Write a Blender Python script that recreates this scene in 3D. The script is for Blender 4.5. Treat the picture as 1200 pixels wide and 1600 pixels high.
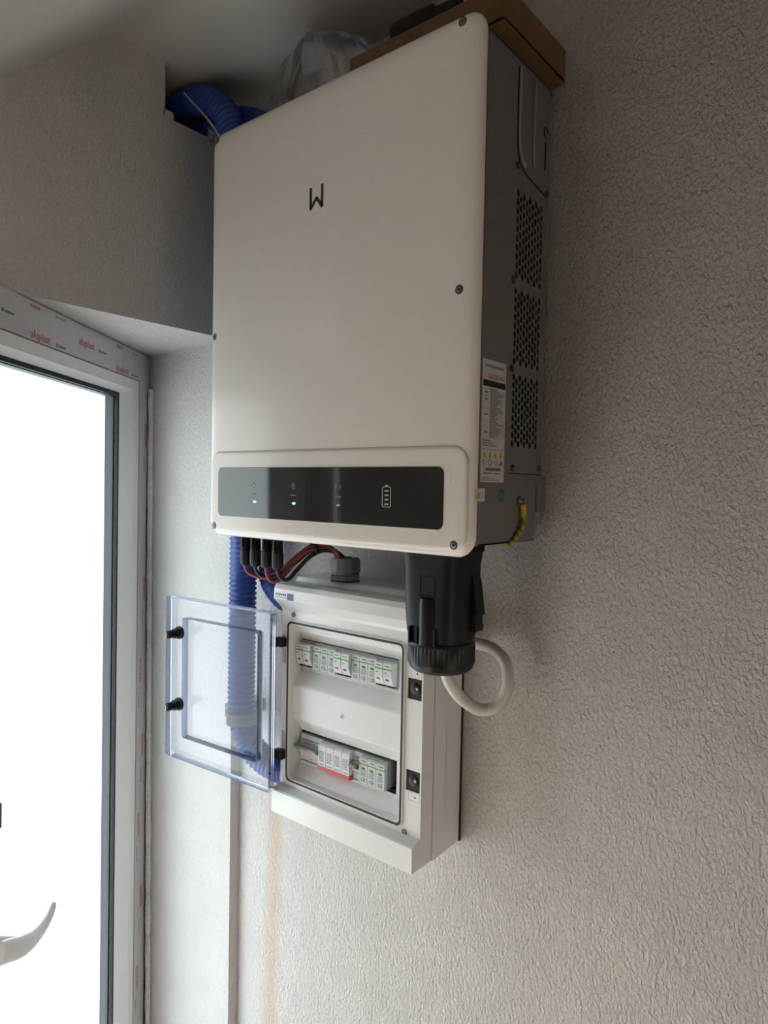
import bpy, bmesh, math, random
from mathutils import Vector, Matrix
random.seed(7)
sc = bpy.context.scene
for o in list(bpy.data.objects):
    bpy.data.objects.remove(o)
C = sc.collection

# ------------------------------------------------------------------ camera
cam_d = bpy.data.cameras.new('camera')
cam = bpy.data.objects.new('camera', cam_d)
C.objects.link(cam)
cam_d.sensor_fit = 'HORIZONTAL'
cam_d.sensor_width = 36.0
cam_d.lens = 1082.0 / 1200.0 * 36.0
cam_d.clip_start = 0.02
CR = Vector((0.77463, 0.63214, 0.01858))
CD = Vector((0.03776, -0.01691, -0.99914))
CF = Vector((-0.63129, 0.77467, -0.03697))
m = Matrix((CR, -CD, -CF)).transposed().to_4x4()
m.translation = Vector((0.96689, -0.93862, 1.58558))
cam.matrix_world = m
sc.camera = cam

# ------------------------------------------------------------------ world: overcast daylight outside the frosted door
w = bpy.data.worlds.new('overcast_sky')
sc.world = w
w.use_nodes = True
bg = w.node_tree.nodes['Background']
bg.inputs['Color'].default_value = (0.86, 0.95, 1.0, 1)
bg.inputs['Strength'].default_value = 3.5
sc.view_settings.view_transform = 'Standard'
sc.view_settings.look = 'None'
sc.view_settings.exposure = 0.92
sc.view_settings.gamma = 1.0
sc.view_settings.use_curve_mapping = False
sc.cycles.use_denoising = True
sc.cycles.max_bounces = 14
sc.cycles.diffuse_bounces = 8
sc.cycles.transparent_max_bounces = 24
sc.cycles.caustics_reflective = False
sc.cycles.caustics_refractive = False

# ------------------------------------------------------------------ materials
MATS = {}
def mat(name, col, rough=0.5, metal=0.0, var=0.04, vscale=40.0, bump=0.0, bscale=200.0, bdist=0.002, spec=0.5, coat=0.0, emit=None, estr=0.0, bdetail=3.0):
    if name in MATS:
        return MATS[name]
    mt = bpy.data.materials.new(name)
    mt.use_nodes = True
    nt = mt.node_tree
    b = nt.nodes['Principled BSDF']
    b.inputs['Roughness'].default_value = rough
    b.inputs['Metallic'].default_value = metal
    b.inputs['Specular IOR Level'].default_value = spec
    b.inputs['Coat Weight'].default_value = coat
    b.inputs['Coat Roughness'].default_value = 0.08
    tc = nt.nodes.new('ShaderNodeTexCoord')
    n = nt.nodes.new('ShaderNodeTexNoise')
    n.inputs['Scale'].default_value = vscale
    n.inputs['Detail'].default_value = 4
    nt.links.new(tc.outputs['Object'], n.inputs['Vector'])
    r = nt.nodes.new('ShaderNodeValToRGB')
    c = Vector(col)
    r.color_ramp.elements[0].position = 0.3
    r.color_ramp.elements[1].position = 0.7
    r.color_ramp.elements[0].color = (*[max(0, x * (1 - var)) for x in c], 1)
    r.color_ramp.elements[1].color = (*[min(1, x * (1 + var)) for x in c], 1)
    nt.links.new(n.outputs['Fac'], r.inputs['Fac'])
    nt.links.new(r.outputs['Color'], b.inputs['Base Color'])
    if bump > 0:
        n2 = nt.nodes.new('ShaderNodeTexNoise')
        n2.inputs['Scale'].default_value = bscale
        n2.inputs['Detail'].default_value = bdetail
        n2.inputs['Roughness'].default_value = 0.55
        nt.links.new(tc.outputs['Object'], n2.inputs['Vector'])
        bp = nt.nodes.new('ShaderNodeBump')
        bp.inputs['Strength'].default_value = bump
        bp.inputs['Distance'].default_value = bdist
        nt.links.new(n2.outputs['Fac'], bp.inputs['Height'])
        nt.links.new(bp.outputs['Normal'], b.inputs['Normal'])
    if emit:
        b.inputs['Emission Color'].default_value = (*emit, 1)
        b.inputs['Emission Strength'].default_value = estr
    MATS[name] = mt
    return mt

def plaster(name, col, stain=False, bump=1.0):
    mt = mat(name, col, rough=0.9, var=0.035, vscale=9.0, spec=0.15)
    nt = mt.node_tree
    b = nt.nodes['Principled BSDF']
    tc = [n for n in nt.nodes if n.type == 'TEX_COORD'][0]
    mp = nt.nodes.new('ShaderNodeMapping')
    mp.inputs['Scale'].default_value = (1.0, 1.0, 0.62)
    nt.links.new(tc.outputs['Object'], mp.inputs['Vector'])
    n2 = nt.nodes.new('ShaderNodeTexNoise')
    n2.inputs['Scale'].default_value = 215.0
    n2.inputs['Detail'].default_value = 2.5
    n2.inputs['Roughness'].default_value = 0.5
    n2.inputs['Distortion'].default_value = 0.6
    nt.links.new(mp.outputs['Vector'], n2.inputs['Vector'])
    n3 = nt.nodes.new('ShaderNodeTexNoise')
    n3.inputs['Scale'].default_value = 14.0
    n3.inputs['Detail'].default_value = 2.0
    nt.links.new(tc.outputs['Object'], n3.inputs['Vector'])
    ad = nt.nodes.new('ShaderNodeMath')
    ad.operation = 'MULTIPLY_ADD'
    ad.inputs[1].default_value = 0.9
    nt.links.new(n3.outputs['Fac'], ad.inputs[0])
    nt.links.new(n2.outputs['Fac'], ad.inputs[2])
    bp = nt.nodes.new('ShaderNodeBump')
    bp.inputs['Strength'].default_value = bump
    bp.inputs['Distance'].default_value = 0.0052
    nt.links.new(ad.outputs[0], bp.inputs['Height'])
    nt.links.new(bp.outputs['Normal'], b.inputs['Normal'])
    if stain:   # rusty damp streak in the plaster running down from behind the distribution box
        src = b.inputs['Base Color'].links[0].from_socket
        sx = nt.nodes.new('ShaderNodeSeparateXYZ')
        nt.links.new(tc.outputs['Object'], sx.inputs[0])
        nz = nt.nodes.new('ShaderNodeTexNoise')
        nz.inputs['Scale'].default_value = 22.0
        nz.inputs['Detail'].default_value = 5.0
        nt.links.new(tc.outputs['Object'], nz.inputs['Vector'])
        # centre line x = -0.062 - 0.02*(1-z)
        cl = nt.nodes.new('ShaderNodeMath'); cl.operation = 'MULTIPLY_ADD'
        cl.inputs[1].default_value = -0.025; cl.inputs[2].default_value = 0.089
        nt.links.new(sx.outputs['Z'], cl.inputs[0])
        dx = nt.nodes.new('ShaderNodeMath'); dx.operation = 'ADD'
        nt.links.new(sx.outputs['X'], dx.inputs[0]); nt.links.new(cl.outputs[0], dx.inputs[1])
        wb = nt.nodes.new('ShaderNodeMath'); wb.operation = 'MULTIPLY_ADD'
        wb.inputs[1].default_value = 0.05; wb.inputs[2].default_value = -0.025
        nt.links.new(nz.outputs['Fac'], wb.inputs[0])
        d2 = nt.nodes.new('ShaderNodeMath'); d2.operation = 'ADD'
        nt.links.new(dx.outputs[0], d2.inputs[0]); nt.links.new(wb.outputs[0], d2.inputs[1])
        ab = nt.nodes.new('ShaderNodeMath'); ab.operation = 'ABSOLUTE'
        nt.links.new(d2.outputs[0], ab.inputs[0])
        mr = nt.nodes.new('ShaderNodeMapRange')
        mr.interpolation_type = 'SMOOTHSTEP'
        mr.inputs['From Min'].default_value = 0.036
        mr.inputs['From Max'].default_value = 0.0
        mr.inputs['To Min'].default_value = 0.0
        mr.inputs['To Max'].default_value = 0.42
        nt.links.new(ab.outputs[0], mr.inputs['Value'])
        mz = nt.nodes.new('ShaderNodeMapRange')
        mz.inputs['From Min'].default_value = 1.12
        mz.inputs['From Max'].default_value = 0.95
        nt.links.new(sx.outputs['Z'], mz.inputs['Value'])
        mm = nt.nodes.new('ShaderNodeMath'); mm.operation = 'MULTIPLY'
        nt.links.new(mr.outputs[0], mm.inputs[0]); nt.links.new(mz.outputs[0], mm.inputs[1])
        mx = nt.nodes.new('ShaderNodeMix'); mx.data_type = 'RGBA'
        nt.links.new(mm.outputs[0], mx.inputs[0])
        nt.links.new(src, mx.inputs[6])
        mx.inputs[7].default_value = (0.56, 0.33, 0.18, 1)
        nt.links.new(mx.outputs[2], b.inputs['Base Color'])
    return mt

def glassy(name, tint, refl=0.1, rough=0.03):
    mt = bpy.data.materials.new(name)
    mt.use_nodes = True
    nt = mt.node_tree
    nt.nodes.remove(nt.nodes['Principled BSDF'])
    out = nt.nodes['Material Output']
    tr = nt.nodes.new('ShaderNodeBsdfTransparent')
    tr.inputs['Color'].default_value = (*tint, 1)
    gl = nt.nodes.new('ShaderNodeBsdfGlossy')
    gl.inputs['Roughness'].default_value = rough
    gl.inputs['Color'].default_value = (1, 1, 1, 1)
    lw = nt.nodes.new('ShaderNodeFresnel')
    lw.inputs['IOR'].default_value = 1.45
    nz = nt.nodes.new('ShaderNodeTexNoise')
    nz.inputs['Scale'].default_value = 60
    mu = nt.nodes.new('ShaderNodeMath'); mu.operation = 'MULTIPLY'
    mu.inputs[1].default_value = refl
    nt.links.new(lw.outputs[0], mu.inputs[0])
    mx = nt.nodes.new('ShaderNodeMixShader')
    nt.links.new(mu.outputs[0], mx.inputs[0])
    nt.links.new(tr.outputs[0], mx.inputs[1])
    nt.links.new(gl.outputs[0], mx.inputs[2])
    nt.links.new(mx.outputs[0], out.inputs['Surface'])
    MATS[name] = mt
    return mt

def frosted(name, col):
    mt = bpy.data.materials.new(name)
    mt.use_nodes = True
    nt = mt.node_tree
    nt.nodes.remove(nt.nodes['Principled BSDF'])
    out = nt.nodes['Material Output']
    tl = nt.nodes.new('ShaderNodeBsdfTranslucent')
    tl.inputs['Color'].default_value = (*col, 1)
    df = nt.nodes.new('ShaderNodeBsdfDiffuse')
    df.inputs['Color'].default_value = (*[0.9 * c_ for c_ in col], 1)
    mx = nt.nodes.new('ShaderNodeMixShader')
    mx.inputs[0].default_value = 0.12
    nt.links.new(tl.outputs[0], mx.inputs[1])
    nt.links.new(df.outputs[0], mx.inputs[2])
    nt.links.new(mx.outputs[0], out.inputs['Surface'])
    MATS[name] = mt
    return mt

WALL = plaster('wall_plaster', (0.60, 0.575, 0.555), stain=True)
WALL2 = plaster('wall_plaster_plain', (0.60, 0.575, 0.555), bump=0.8)
CEIL = mat('ceiling_paint', (0.60, 0.57, 0.54), rough=0.92, var=0.05, vscale=6, bump=0.25, bscale=120, bdist=0.002, spec=0.15)
ABSORBER = mat('bounce_absorber', (0.085, 0.055, 0.035), rough=0.7, var=0.25, vscale=12)  # made dark so the unseen ceiling returns little light
FLOOR = mat('floor_screed', (0.44, 0.37, 0.30), rough=0.7, var=0.15, vscale=5, bump=0.2, bscale=90)
PVC = mat('pvc_frame', (0.84, 0.84, 0.84), rough=0.35, var=0.015)
TAPE = mat('pvc_tape', (0.58, 0.57, 0.57), rough=0.45, var=0.03, vscale=25)
GASKET = mat('black_gasket', (0.012, 0.013, 0.016), rough=0.6)
SPACER = mat('glazing_spacer', (0.075, 0.09, 0.10), rough=0.5)
CLEAR = glassy('clear_glass', (0.97, 0.985, 0.98), 0.8)
FROST = frosted('frosted_glass', (0.93, 0.96, 0.96))
FILL_SHEET = frosted('fill_cream', (0.96, 0.81, 0.69))  # translucent cream sheet of the two added fill openings
FOAM = mat('foam', (0.88, 0.86, 0.86), rough=0.95, var=0.1, vscale=120, bump=1.0, bscale=350, bdist=0.003)
COVER = mat('inverter_cover', (0.90, 0.845, 0.785), rough=0.24, var=0.01, spec=0.5, coat=0.15)
CHASSIS = mat('inverter_chassis', (0.185, 0.178, 0.174), rough=0.6, metal=0.0, spec=0.3, var=0.03, bump=0.1, bscale=900, bdist=0.0005)
DARK = mat('dark_inside', (0.006, 0.006, 0.006), rough=0.9)
DISPLAY = mat('display_glass', (0.012, 0.0125, 0.014), rough=0.07, var=0.02, spec=0.6, coat=0.6)
LOGO = mat('logo_grey', (0.055, 0.052, 0.048), rough=0.35)
ICON = mat('icon_print', (0.20, 0.20, 0.20), rough=0.4)
ICONB = mat('icon_print_bright', (0.55, 0.54, 0.53), rough=0.4)
LED = mat('led_green', (0.05, 0.6, 0.15), rough=0.3, emit=(0.10, 1.0, 0.30), estr=2.2)
STEEL = mat('steel', (0.35, 0.34, 0.33), rough=0.35, metal=1.0)
DSTEEL = mat('dark_steel', (0.10, 0.095, 0.09), rough=0.4, metal=0.8)
GREYD = mat('screw_grey', (0.06, 0.057, 0.052), rough=0.45)
REDS = mat('red_seal', (0.10, 0.02, 0.018), rough=0.5)
LABEL = mat('label_paper', (0.60, 0.60, 0.59), rough=0.45, var=0.03)
INK = mat('ink_black', (0.012, 0.012, 0.012), rough=0.5)
INKG = mat('ink_grey', (0.14, 0.14, 0.14), rough=0.5)
RED = mat('ink_red', (0.55, 0.03, 0.03), rough=0.5)
ALUR = mat('tape_red', (0.50, 0.05, 0.06), rough=0.5)
YEL = mat('warning_yellow', (0.75, 0.50, 0.02), rough=0.5)
GREEN = mat('sticker_green', (0.01, 0.16, 0.08), rough=0.5)
BOXW = mat('box_plastic', (0.80, 0.80, 0.79), rough=0.25, var=0.01, coat=0.1)
BOXI = mat('box_inner_plastic', (0.74, 0.75, 0.74), rough=0.38, var=0.012)
SEAL = mat('door_seal', (0.018, 0.018, 0.018), rough=0.6)
BLACK = mat('black_plastic', (0.007, 0.007, 0.0072), rough=0.45, var=0.06, spec=0.28)
BLACK2 = mat('black_satin', (0.010, 0.010, 0.0105), rough=0.38, var=0.05, spec=0.35)
GREYP = mat('grey_plastic', (0.22, 0.22, 0.22), rough=0.45)
LID = glassy('lid_polycarbonate', (0.88, 0.90, 0.965), 1.0, 0.02)
LIDE = glassy('lid_edge', (0.74, 0.77, 0.86), 0.9, 0.05)
MODW = mat('module_light', (0.58, 0.60, 0.59), rough=0.4, var=0.02)
MODG = mat('module_grey', (0.36, 0.37, 0.375), rough=0.42, var=0.02)
MODL = mat('module_pale', (0.64, 0.655, 0.65), rough=0.4, var=0.02)
GRN = mat('module_green', (0.10, 0.42, 0.07), rough=0.45)
BLUEL = mat('module_blue', (0.05, 0.27, 0.48), rough=0.45)
PINKR = mat('module_red', (0.58, 0.07, 0.08), rough=0.45)
STICKB = mat('sticker_blue', (0.05, 0.09, 0.22), rough=0.4)
BLUE = mat('conduit_blue', (0.030, 0.078, 0.34), rough=0.38, var=0.05)
CABW = mat('cable_white', (0.66, 0.63, 0.59), rough=0.45)
CABR = mat('cable_red', (0.26, 0.045, 0.04), rough=0.45)
CABK = mat('cable_black', (0.012, 0.012, 0.013), rough=0.45)
CARD = mat('cardboard', (0.19, 0.105, 0.052), rough=0.85, var=0.08, vscale=30, bump=0.15, bscale=150)
BAG = glassy('bag_film', (0.93, 0.93, 0.93), 0.8, 0.2)

# ------------------------------------------------------------------ mesh helpers
ORIG = {}
def link(name, bm, material, parent=None, smooth=None, origin=None):
    bmesh.ops.recalc_face_normals(bm, faces=bm.faces[:])
    if parent is not None:
        og = ORIG[parent]
    else:
        og = Vector(origin) if origin is not None else Vector((0, 0, 0))
    if og.length:
        bmesh.ops.translate(bm, verts=bm.verts[:], vec=-og)
    me = bpy.data.meshes.new(name)
    if smooth is not None:
        for f in bm.faces:
            f.smooth = True
        lim = math.radians(smooth)
        for e in bm.edges:
            e.smooth = not (len(e.link_faces) == 2 and e.calc_face_angle(0) > lim)
    bm.to_mesh(me)
    bm.free()
    me.materials.append(material)
    o = bpy.data.objects.new(name, me)
    C.objects.link(o)
    ORIG[o] = og
    if parent is not None:
        o.parent = parent
    else:
        o.location = og
    return o

def thing(name, label, cat, loc, group=None, kind=None):
    o = bpy.data.objects.new(name, None)
    C.objects.link(o)
    o.empty_display_size = 0.02
    o.location = loc
    ORIG[o] = Vector(loc)
    if label: o['label'] = label
    if cat: o['category'] = cat
    if group: o['group'] = group
    if kind: o['kind'] = kind
    return o

def tag(o, label, cat=None, group=None, kind=None):
    o['label'] = label
    if cat: o['category'] = cat
    if group: o['group'] = group
    if kind: o['kind'] = kind
    return o

def box(bm, x0, x1, y0, y1, z0, z1, bev=0.0, seg=2):
    vs = [bm.verts.new((x, y, z)) for x in (x0, x1) for y in (y0, y1) for z in (z0, z1)]
    fs = []
    for q in ((0, 1, 3, 2), (4, 6, 7, 5), (0, 4, 5, 1), (2, 3, 7, 6), (0, 2, 6, 4), (1, 5, 7, 3)):
        fs.append(bm.faces.new([vs[i] for i in q]))
    if bev > 0:
        es = list({e for f in fs for e in f.edges})
        bmesh.ops.bevel(bm, geom=es, offset=bev, segments=seg, affect='EDGES', profile=0.5)
    return vs

def B(*a, **k):
    bm = bmesh.new()
    box(bm, *a, **k)
    return bm

def prism_x(bm, prof, x0, x1):
    """extrude a closed (y,z) outline along x"""
    a = [bm.verts.new((x0, y, z)) for y, z in prof]
    b = [bm.verts.new((x1, y, z)) for y, z in prof]
    n = len(prof)
    for i in range(n):
        bm.faces.new((a[i], a[(i + 1) % n], b[(i + 1) % n], b[i]))
    bm.faces.new(a); bm.faces.new(b)

def prism_z(bm, plan, z0, z1):
    a = [bm.verts.new((x, y, z0)) for x, y in plan]
    b = [bm.verts.new((x, y, z1)) for x, y in plan]
    n = len(plan)
    for i in range(n):
        bm.faces.new((a[i], a[(i + 1) % n], b[(i + 1) % n], b[i]))
    bm.faces.new(a); bm.faces.new(b)

def rr(u0, u1, v0, v1, r, seg=6):
    r = max(1e-5, min(r, (u1 - u0) / 2 - 1e-6, (v1 - v0) / 2 - 1e-6))
    out = []
    for cx, cz, a0 in ((u1 - r, v1 - r, 0), (u0 + r, v1 - r, 90), (u0 + r, v0 + r, 180), (u1 - r, v0 + r, 270)):
        for k in range(seg + 1):
            a = math.radians(a0 + 90 * k / seg)
            out.append((cx + r * math.cos(a), cz + r * math.sin(a)))
    return out

def loft(bm, loops, cap0=True, cap1=True, closed=False):
    L = [[bm.verts.new(p) for p in lp] for lp in loops]
    n = len(L[0])
    rng = range(len(L)) if closed else range(len(L) - 1)
    for i in rng:
        a = L[i]; b = L[(i + 1) % len(L)]
        for k in range(n):
            bm.faces.new((a[k], a[(k + 1) % n], b[(k + 1) % n], b[k]))
    if not closed:
        if cap0: bm.faces.new(L[0])
        if cap1: bm.faces.new(L[-1])
    return L

def slab(bm, x0, x1, z0, z1, r, levels, seg=6, cap0=True, cap1=True, closed=False):
    """rounded rectangle in xz lofted through (y, inset) levels"""
    loops = []
    for y, ins in levels:
        loops.append([(u, y, v) for u, v in rr(x0 + ins, x1 - ins, z0 + ins, z1 - ins, max(r - ins, 0.0004), seg)])
    loft(bm, loops, cap0, cap1, closed)

def lathe(bm, cen, axis, prof, n=24, a0=0.0):
    """prof: (radius, along)"""
    axis = Vector(axis).normalized()
    u = axis.orthogonal().normalized()
    if abs(axis.z) > 0.9: u = Vector((1, 0, 0))
    v = axis.cross(u)
    cen = Vector(cen)
    loops = []
    for r, h in prof:
        r = max(r, 1e-5)
        loops.append([cen + axis * h + (u * math.cos(a0 + 2 * math.pi * k / n) + v * math.sin(a0 + 2 * math.pi * k / n)) * r for k in range(n)])
    loft(bm, loops)

def spline(pts, step):
    P = [Vector(p) for p in pts]
    P = [P[0] * 2 - P[1]] + P + [P[-1] * 2 - P[-2]]
    fine = []
    for i in range(1, len(P) - 2):
        p0, p1, p2, p3 = P[i - 1:i + 3]
        for k in range(24):
            t = k / 24
            fine.append(0.5 * ((2 * p1) + (p2 - p0) * t + (2 * p0 - 5 * p1 + 4 * p2 - p3) * t * t + (3 * p1 - p0 - 3 * p2 + p3) * t ** 3))
    fine.append(P[-2])
    out = [fine[0]]
    acc = 0
    for a, b in zip(fine, fine[1:]):
        L = (b - a).length
        while L > 0 and acc + L >= step:
            f = (step - acc) / L
            a = a.lerp(b, f)
            out.append(a)
            L = (b - a).length
            acc = 0
        acc += L
    if (out[-1] - fine[-1]).length > step * 0.3:
        out.append(fine[-1])
    return out

def tube(bm, pts, rad, step=0.004, n=12, flat=1.0, flatdir=None):
    S = spline(pts, step)
    T = []
    for i in range(len(S)):
        T.append((S[min(i + 1, len(S) - 1)] - S[max(i - 1, 0)]).normalized())
    u = T[0].orthogonal().normalized() if flatdir is None else Vector(flatdir)
    loops = []
    for i, p in enumerate(S):
        u = (u - T[i] * u.dot(T[i])).normalized()
        v = T[i].cross(u)
        r = rad(i, i / (len(S) - 1)) if callable(rad) else rad
        loops.append([p + u * math.cos(2 * math.pi * k / n) * r + v * math.sin(2 * math.pi * k / n) * r * flat for k in range(n)])
    loft(bm, loops)

def text(s, size, pos, right, up, material, parent, name='lettering', align='LEFT', sx=1.0):
    cu = bpy.data.curves.new('t', 'FONT')
    cu.body = s
    cu.size = size
    cu.align_x = align
    cu.resolution_u = 2
    cu.extrude = 0.0
    to = bpy.data.objects.new('t', cu)
    C.objects.link(to)
    dg = bpy.context.evaluated_depsgraph_get()
    me = bpy.data.meshes.new_from_object(to.evaluated_get(dg))
    bpy.data.objects.remove(to)
    bpy.data.curves.remove(cu)
    bm = bmesh.new()
    bm.from_mesh(me)
    bpy.data.meshes.remove(me)
    r = Vector(right).normalized(); u = Vector(up).normalized()
    n = r.cross(u)
    pos = Vector(pos)
    ex = bmesh.ops.extrude_face_region(bm, geom=bm.faces[:])
    for v in [g for g in ex['geom'] if isinstance(g, bmesh.types.BMVert)]:
        v.co.z += 0.0002
    for v in bm.verts:
        v.co = pos + r * (v.co.x * sx) + u * v.co.y + n * v.co.z
    return link(name, bm, material, parent)

# ------------------------------------------------------------------ the room
Z_F, Z_C = -0.15, 2.357
def structure(name, bm, material, label):
    o = link(name, bm, material)
    o['kind'] = 'structure'
    o['label'] = label
    return o

DA = Vector((-0.483, -0.0375, 0)); DD = Vector((0.59483, -0.80385, 0)); DN = Vector((0.80385, 0.59483, 0))
def DP(t, z, off=0.0, lean=0.013):
    """point on the oblique door plane: t metres from its hinge-side corner towards the room, off metres proud of it"""
    p = DA + DD * (t + (1.77 - z) * lean) + DN * off
    return Vector((p.x, p.y, z))
def plan(t, off=0.0):
    p = DA + DD * t + DN * off
    return (p.x, p.y)

CREASE_Y = -0.285
SL = 0.86
def slope_z(y): return Z_C - 0.012 + SL * (y - CREASE_Y)

bm = bmesh.new(); box(bm, -0.18, 3.5, 0.0, 0.2, Z_F - 0.1, 2.6)
structure('wall_back', bm, WALL, 'rough white plastered wall carrying the inverter and distribution box')

bm = bmesh.new()
box(bm, -0.75, -0.18, -0.025, 0.2, Z_F - 0.1, 2.26)
prism_z(bm, [(-0.18, -0.025), (-0.18, -0.62), (-0.75, -0.62), (-0.75, -0.025)], 1.8787, 2.26)
# around the ragged hole at the top, where the blue conduits come through
prism_z(bm, [(-0.18, 0.2), (-0.18, -0.062), (-0.19, -0.068), (-0.26, -0.06), (-0.32, -0.065), (-0.75, -0.06), (-0.75, 0.2)], 2.26, 2.6)
prism_z(bm, [(-0.18, -0.192), (-0.18, -0.62), (-0.75, -0.62), (-0.75, -0.2), (-0.3, -0.2)], 2.26, 2.6)
box(bm, -0.75, -0.40, -0.21, -0.05, 2.26, 2.6)
prism_z(bm, [(-0.18, -0.055), (-0.18, -0.085), (-0.187, -0.092), (-0.22, -0.075), (-0.24, -0.055)], 2.26, 2.285)
prism_z(bm, [(-0.18, -0.195), (-0.18, -0.175), (-0.19, -0.165), (-0.21, -0.18), (-0.24, -0.195)], 2.26, 2.274)
prism_z(bm, [plan(-0.09, -0.078), plan(0.038, -0.078), plan(0.038, -0.12), plan(-0.15, -0.12)], Z_F - 0.1, 1.88)  # unseen filler added behind the frame to stop a light leak
structure('wall_left', bm, WALL2, 'rough plastered wall above the frosted door with a broken-out conduit hole')

bm = bmesh.new()
WT0, WT1, WZ0, WZ1 = 0.76, 1.55, -0.05, 1.22
prism_z(bm, [plan(0.715), plan(WT0), plan(WT0, -0.25), plan(0.735, -0.25)], Z_F - 0.1, 2.6)
prism_z(bm, [plan(WT1), plan(2.4), plan(2.4, -0.25), plan(WT1, -0.25)], Z_F - 0.1, 2.6)
prism_z(bm, [plan(WT0), plan(WT1), plan(WT1, -0.25), plan(WT0, -0.25)], Z_F - 0.1, WZ0)
prism_z(bm, [plan(WT0), plan(WT1), plan(WT1, -0.25), plan(WT0, -0.25)], WZ1, 2.6)
structure('wall_door', bm, WALL2, 'oblique plastered wall that holds the frosted door')

RY0, RY1, RZ0, RZ1 = -1.45, -0.2, -0.05, 0.85
bm = bmesh.new(); box(bm, 2.6, 2.8, -2.1, RY0, Z_F - 0.1, 2.6); box(bm, 2.6, 2.8, RY1, 0.2, Z_F - 0.1, 2.6)
box(bm, 2.6, 2.8, RY0, RY1, Z_F - 0.1, RZ0); box(bm, 2.6, 2.8, RY0, RY1, RZ1, 2.6)
structure('wall_right', bm, WALL2, 'plastered end wall of the loft room')
bm = bmesh.new(); box(bm, 0.6, 3.6, -2.1, -1.9, Z_F - 0.1, 1.3)
structure('wall_knee', bm, WALL2, 'low knee wall under the sloping ceiling')
bm = bmesh.new(); box(bm, -0.75, 3.6, -2.1, 0.2, Z_F - 0.1, Z_F)
# keep the floor inside: cut along the door plane
bmesh.ops.bisect_plane(bm, geom=bm.verts[:] + bm.edges[:] + bm.faces[:], plane_co=DA - DN * 0.07, plane_no=DN, clear_inner=True)
bmesh.ops.holes_fill(bm, edges=bm.edges[:])
structure('floor', bm, FLOOR, 'bare brownish screed floor')
bm = bmesh.new()
yb = -2.1
n = 8   # softly rounded crease between the flat and the sloping ceiling
prof = [(0.2, Z_C), (CREASE_Y + 0.03, Z_C)]
for k in range(1, n):
    y = CREASE_Y + 0.03 - 0.08 * k / n
    s = k / n
    prof.append((y, Z_C - 0.5 * SL * 0.08 * s * s))
y1 = CREASE_Y - 0.05
zz = Z_C - 0.5 * SL * 0.08
prof += [(y1, zz), (yb, zz + SL * (yb - y1)), (yb, zz + SL * (yb - y1) + 0.2), (y1, zz + 0.2), (0.2, Z_C + 0.2)]
prism_x(bm, prof, -0.75, 0.62)
o = structure('ceiling', bm, CEIL, 'white ceiling that breaks into a slope towards the eaves')
bm = bmesh.new(); prism_x(bm, prof, 0.62, 3.6)
structure('ceiling_absorber', bm, ABSORBER, 'unseen rest of the ceiling, darkened to cut bounced light')  # out of view, made dark to keep bounce off the upper wall

rw = thing('fill_opening_1', 'unseen cream fill opening added further along the oblique wall', None, (*plan(WT0), WZ0), kind='structure')  # added out of view: daylight through a cream sheet as warm fill
def wbox(name, t0, t1, z0, z1, o0, o1, material):
    bm = bmesh.new()
    prism_z(bm, [plan(t0, o0), plan(t1, o0), plan(t1, o1), plan(t0, o1)], z0, z1)
    return link(name, bm, material, rw)
for a in ((WT0, WT1, WZ0, WZ0 + 0.05), (WT0, WT1, WZ1 - 0.05, WZ1), (WT0, WT0 + 0.05, WZ0 + 0.05, WZ1 - 0.05), (WT1 - 0.05, WT1, WZ0 + 0.05, WZ1 - 0.05)):
    wbox('fill_frame', *a, -0.09, -0.04, PVC)
bm = bmesh.new()
bm.faces.new([bm.verts.new((*plan(t, -0.065), z)) for t, z in ((WT0 + 0.05, WZ0 + 0.05), (WT1 - 0.05, WZ0 + 0.05), (WT1 - 0.05, WZ1 - 0.05), (WT0 + 0.05, WZ1 - 0.05))])
link('fill_sheet', bm, FILL_SHEET, rw)
rw2 = thing('fill_opening_2', 'unseen cream fill opening added in the end wall', None, (2.6, RY0, RZ0), kind='structure')  # second added opening, low on the right, lifts the right-facing sides
for a in ((RY0, RY1, RZ0, RZ0 + 0.05), (RY0, RY1, RZ1 - 0.05, RZ1), (RY0, RY0 + 0.05, RZ0 + 0.05, RZ1 - 0.05), (RY1 - 0.05, RY1, RZ0 + 0.05, RZ1 - 0.05)):
    link('fill_frame', B(2.65, 2.70, *a), PVC, rw2)
bm = bmesh.new()
bm.faces.new([bm.verts.new((2.675, y, z)) for y, z in ((RY0 + 0.05, RZ0 + 0.05), (RY1 - 0.05, RZ0 + 0.05), (RY1 - 0.05, RZ1 - 0.05), (RY0 + 0.05, RZ1 - 0.05))])
link('fill_sheet', bm, FILL_SHEET, rw2)
bm = bmesh.new()   # lumpy foam and plaster edge between door frame and reveal
def foam_r(i, s):
    return 0.0066 + 0.0006 * math.sin(i * 0.37) + random.uniform(-0.0004, 0.0004)
tube(bm, [(-0.478, -0.030, 1.80), (-0.4775, -0.031, 1.3), (-0.4765, -0.031, 0.8), (-0.475, -0.031, 0.3), (-0.474, -0.031, Z_F)], foam_r, step=0.006, n=8)
structure('trim_1', bm, FOAM, 'lumpy white foam edge between door frame and plaster')

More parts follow.
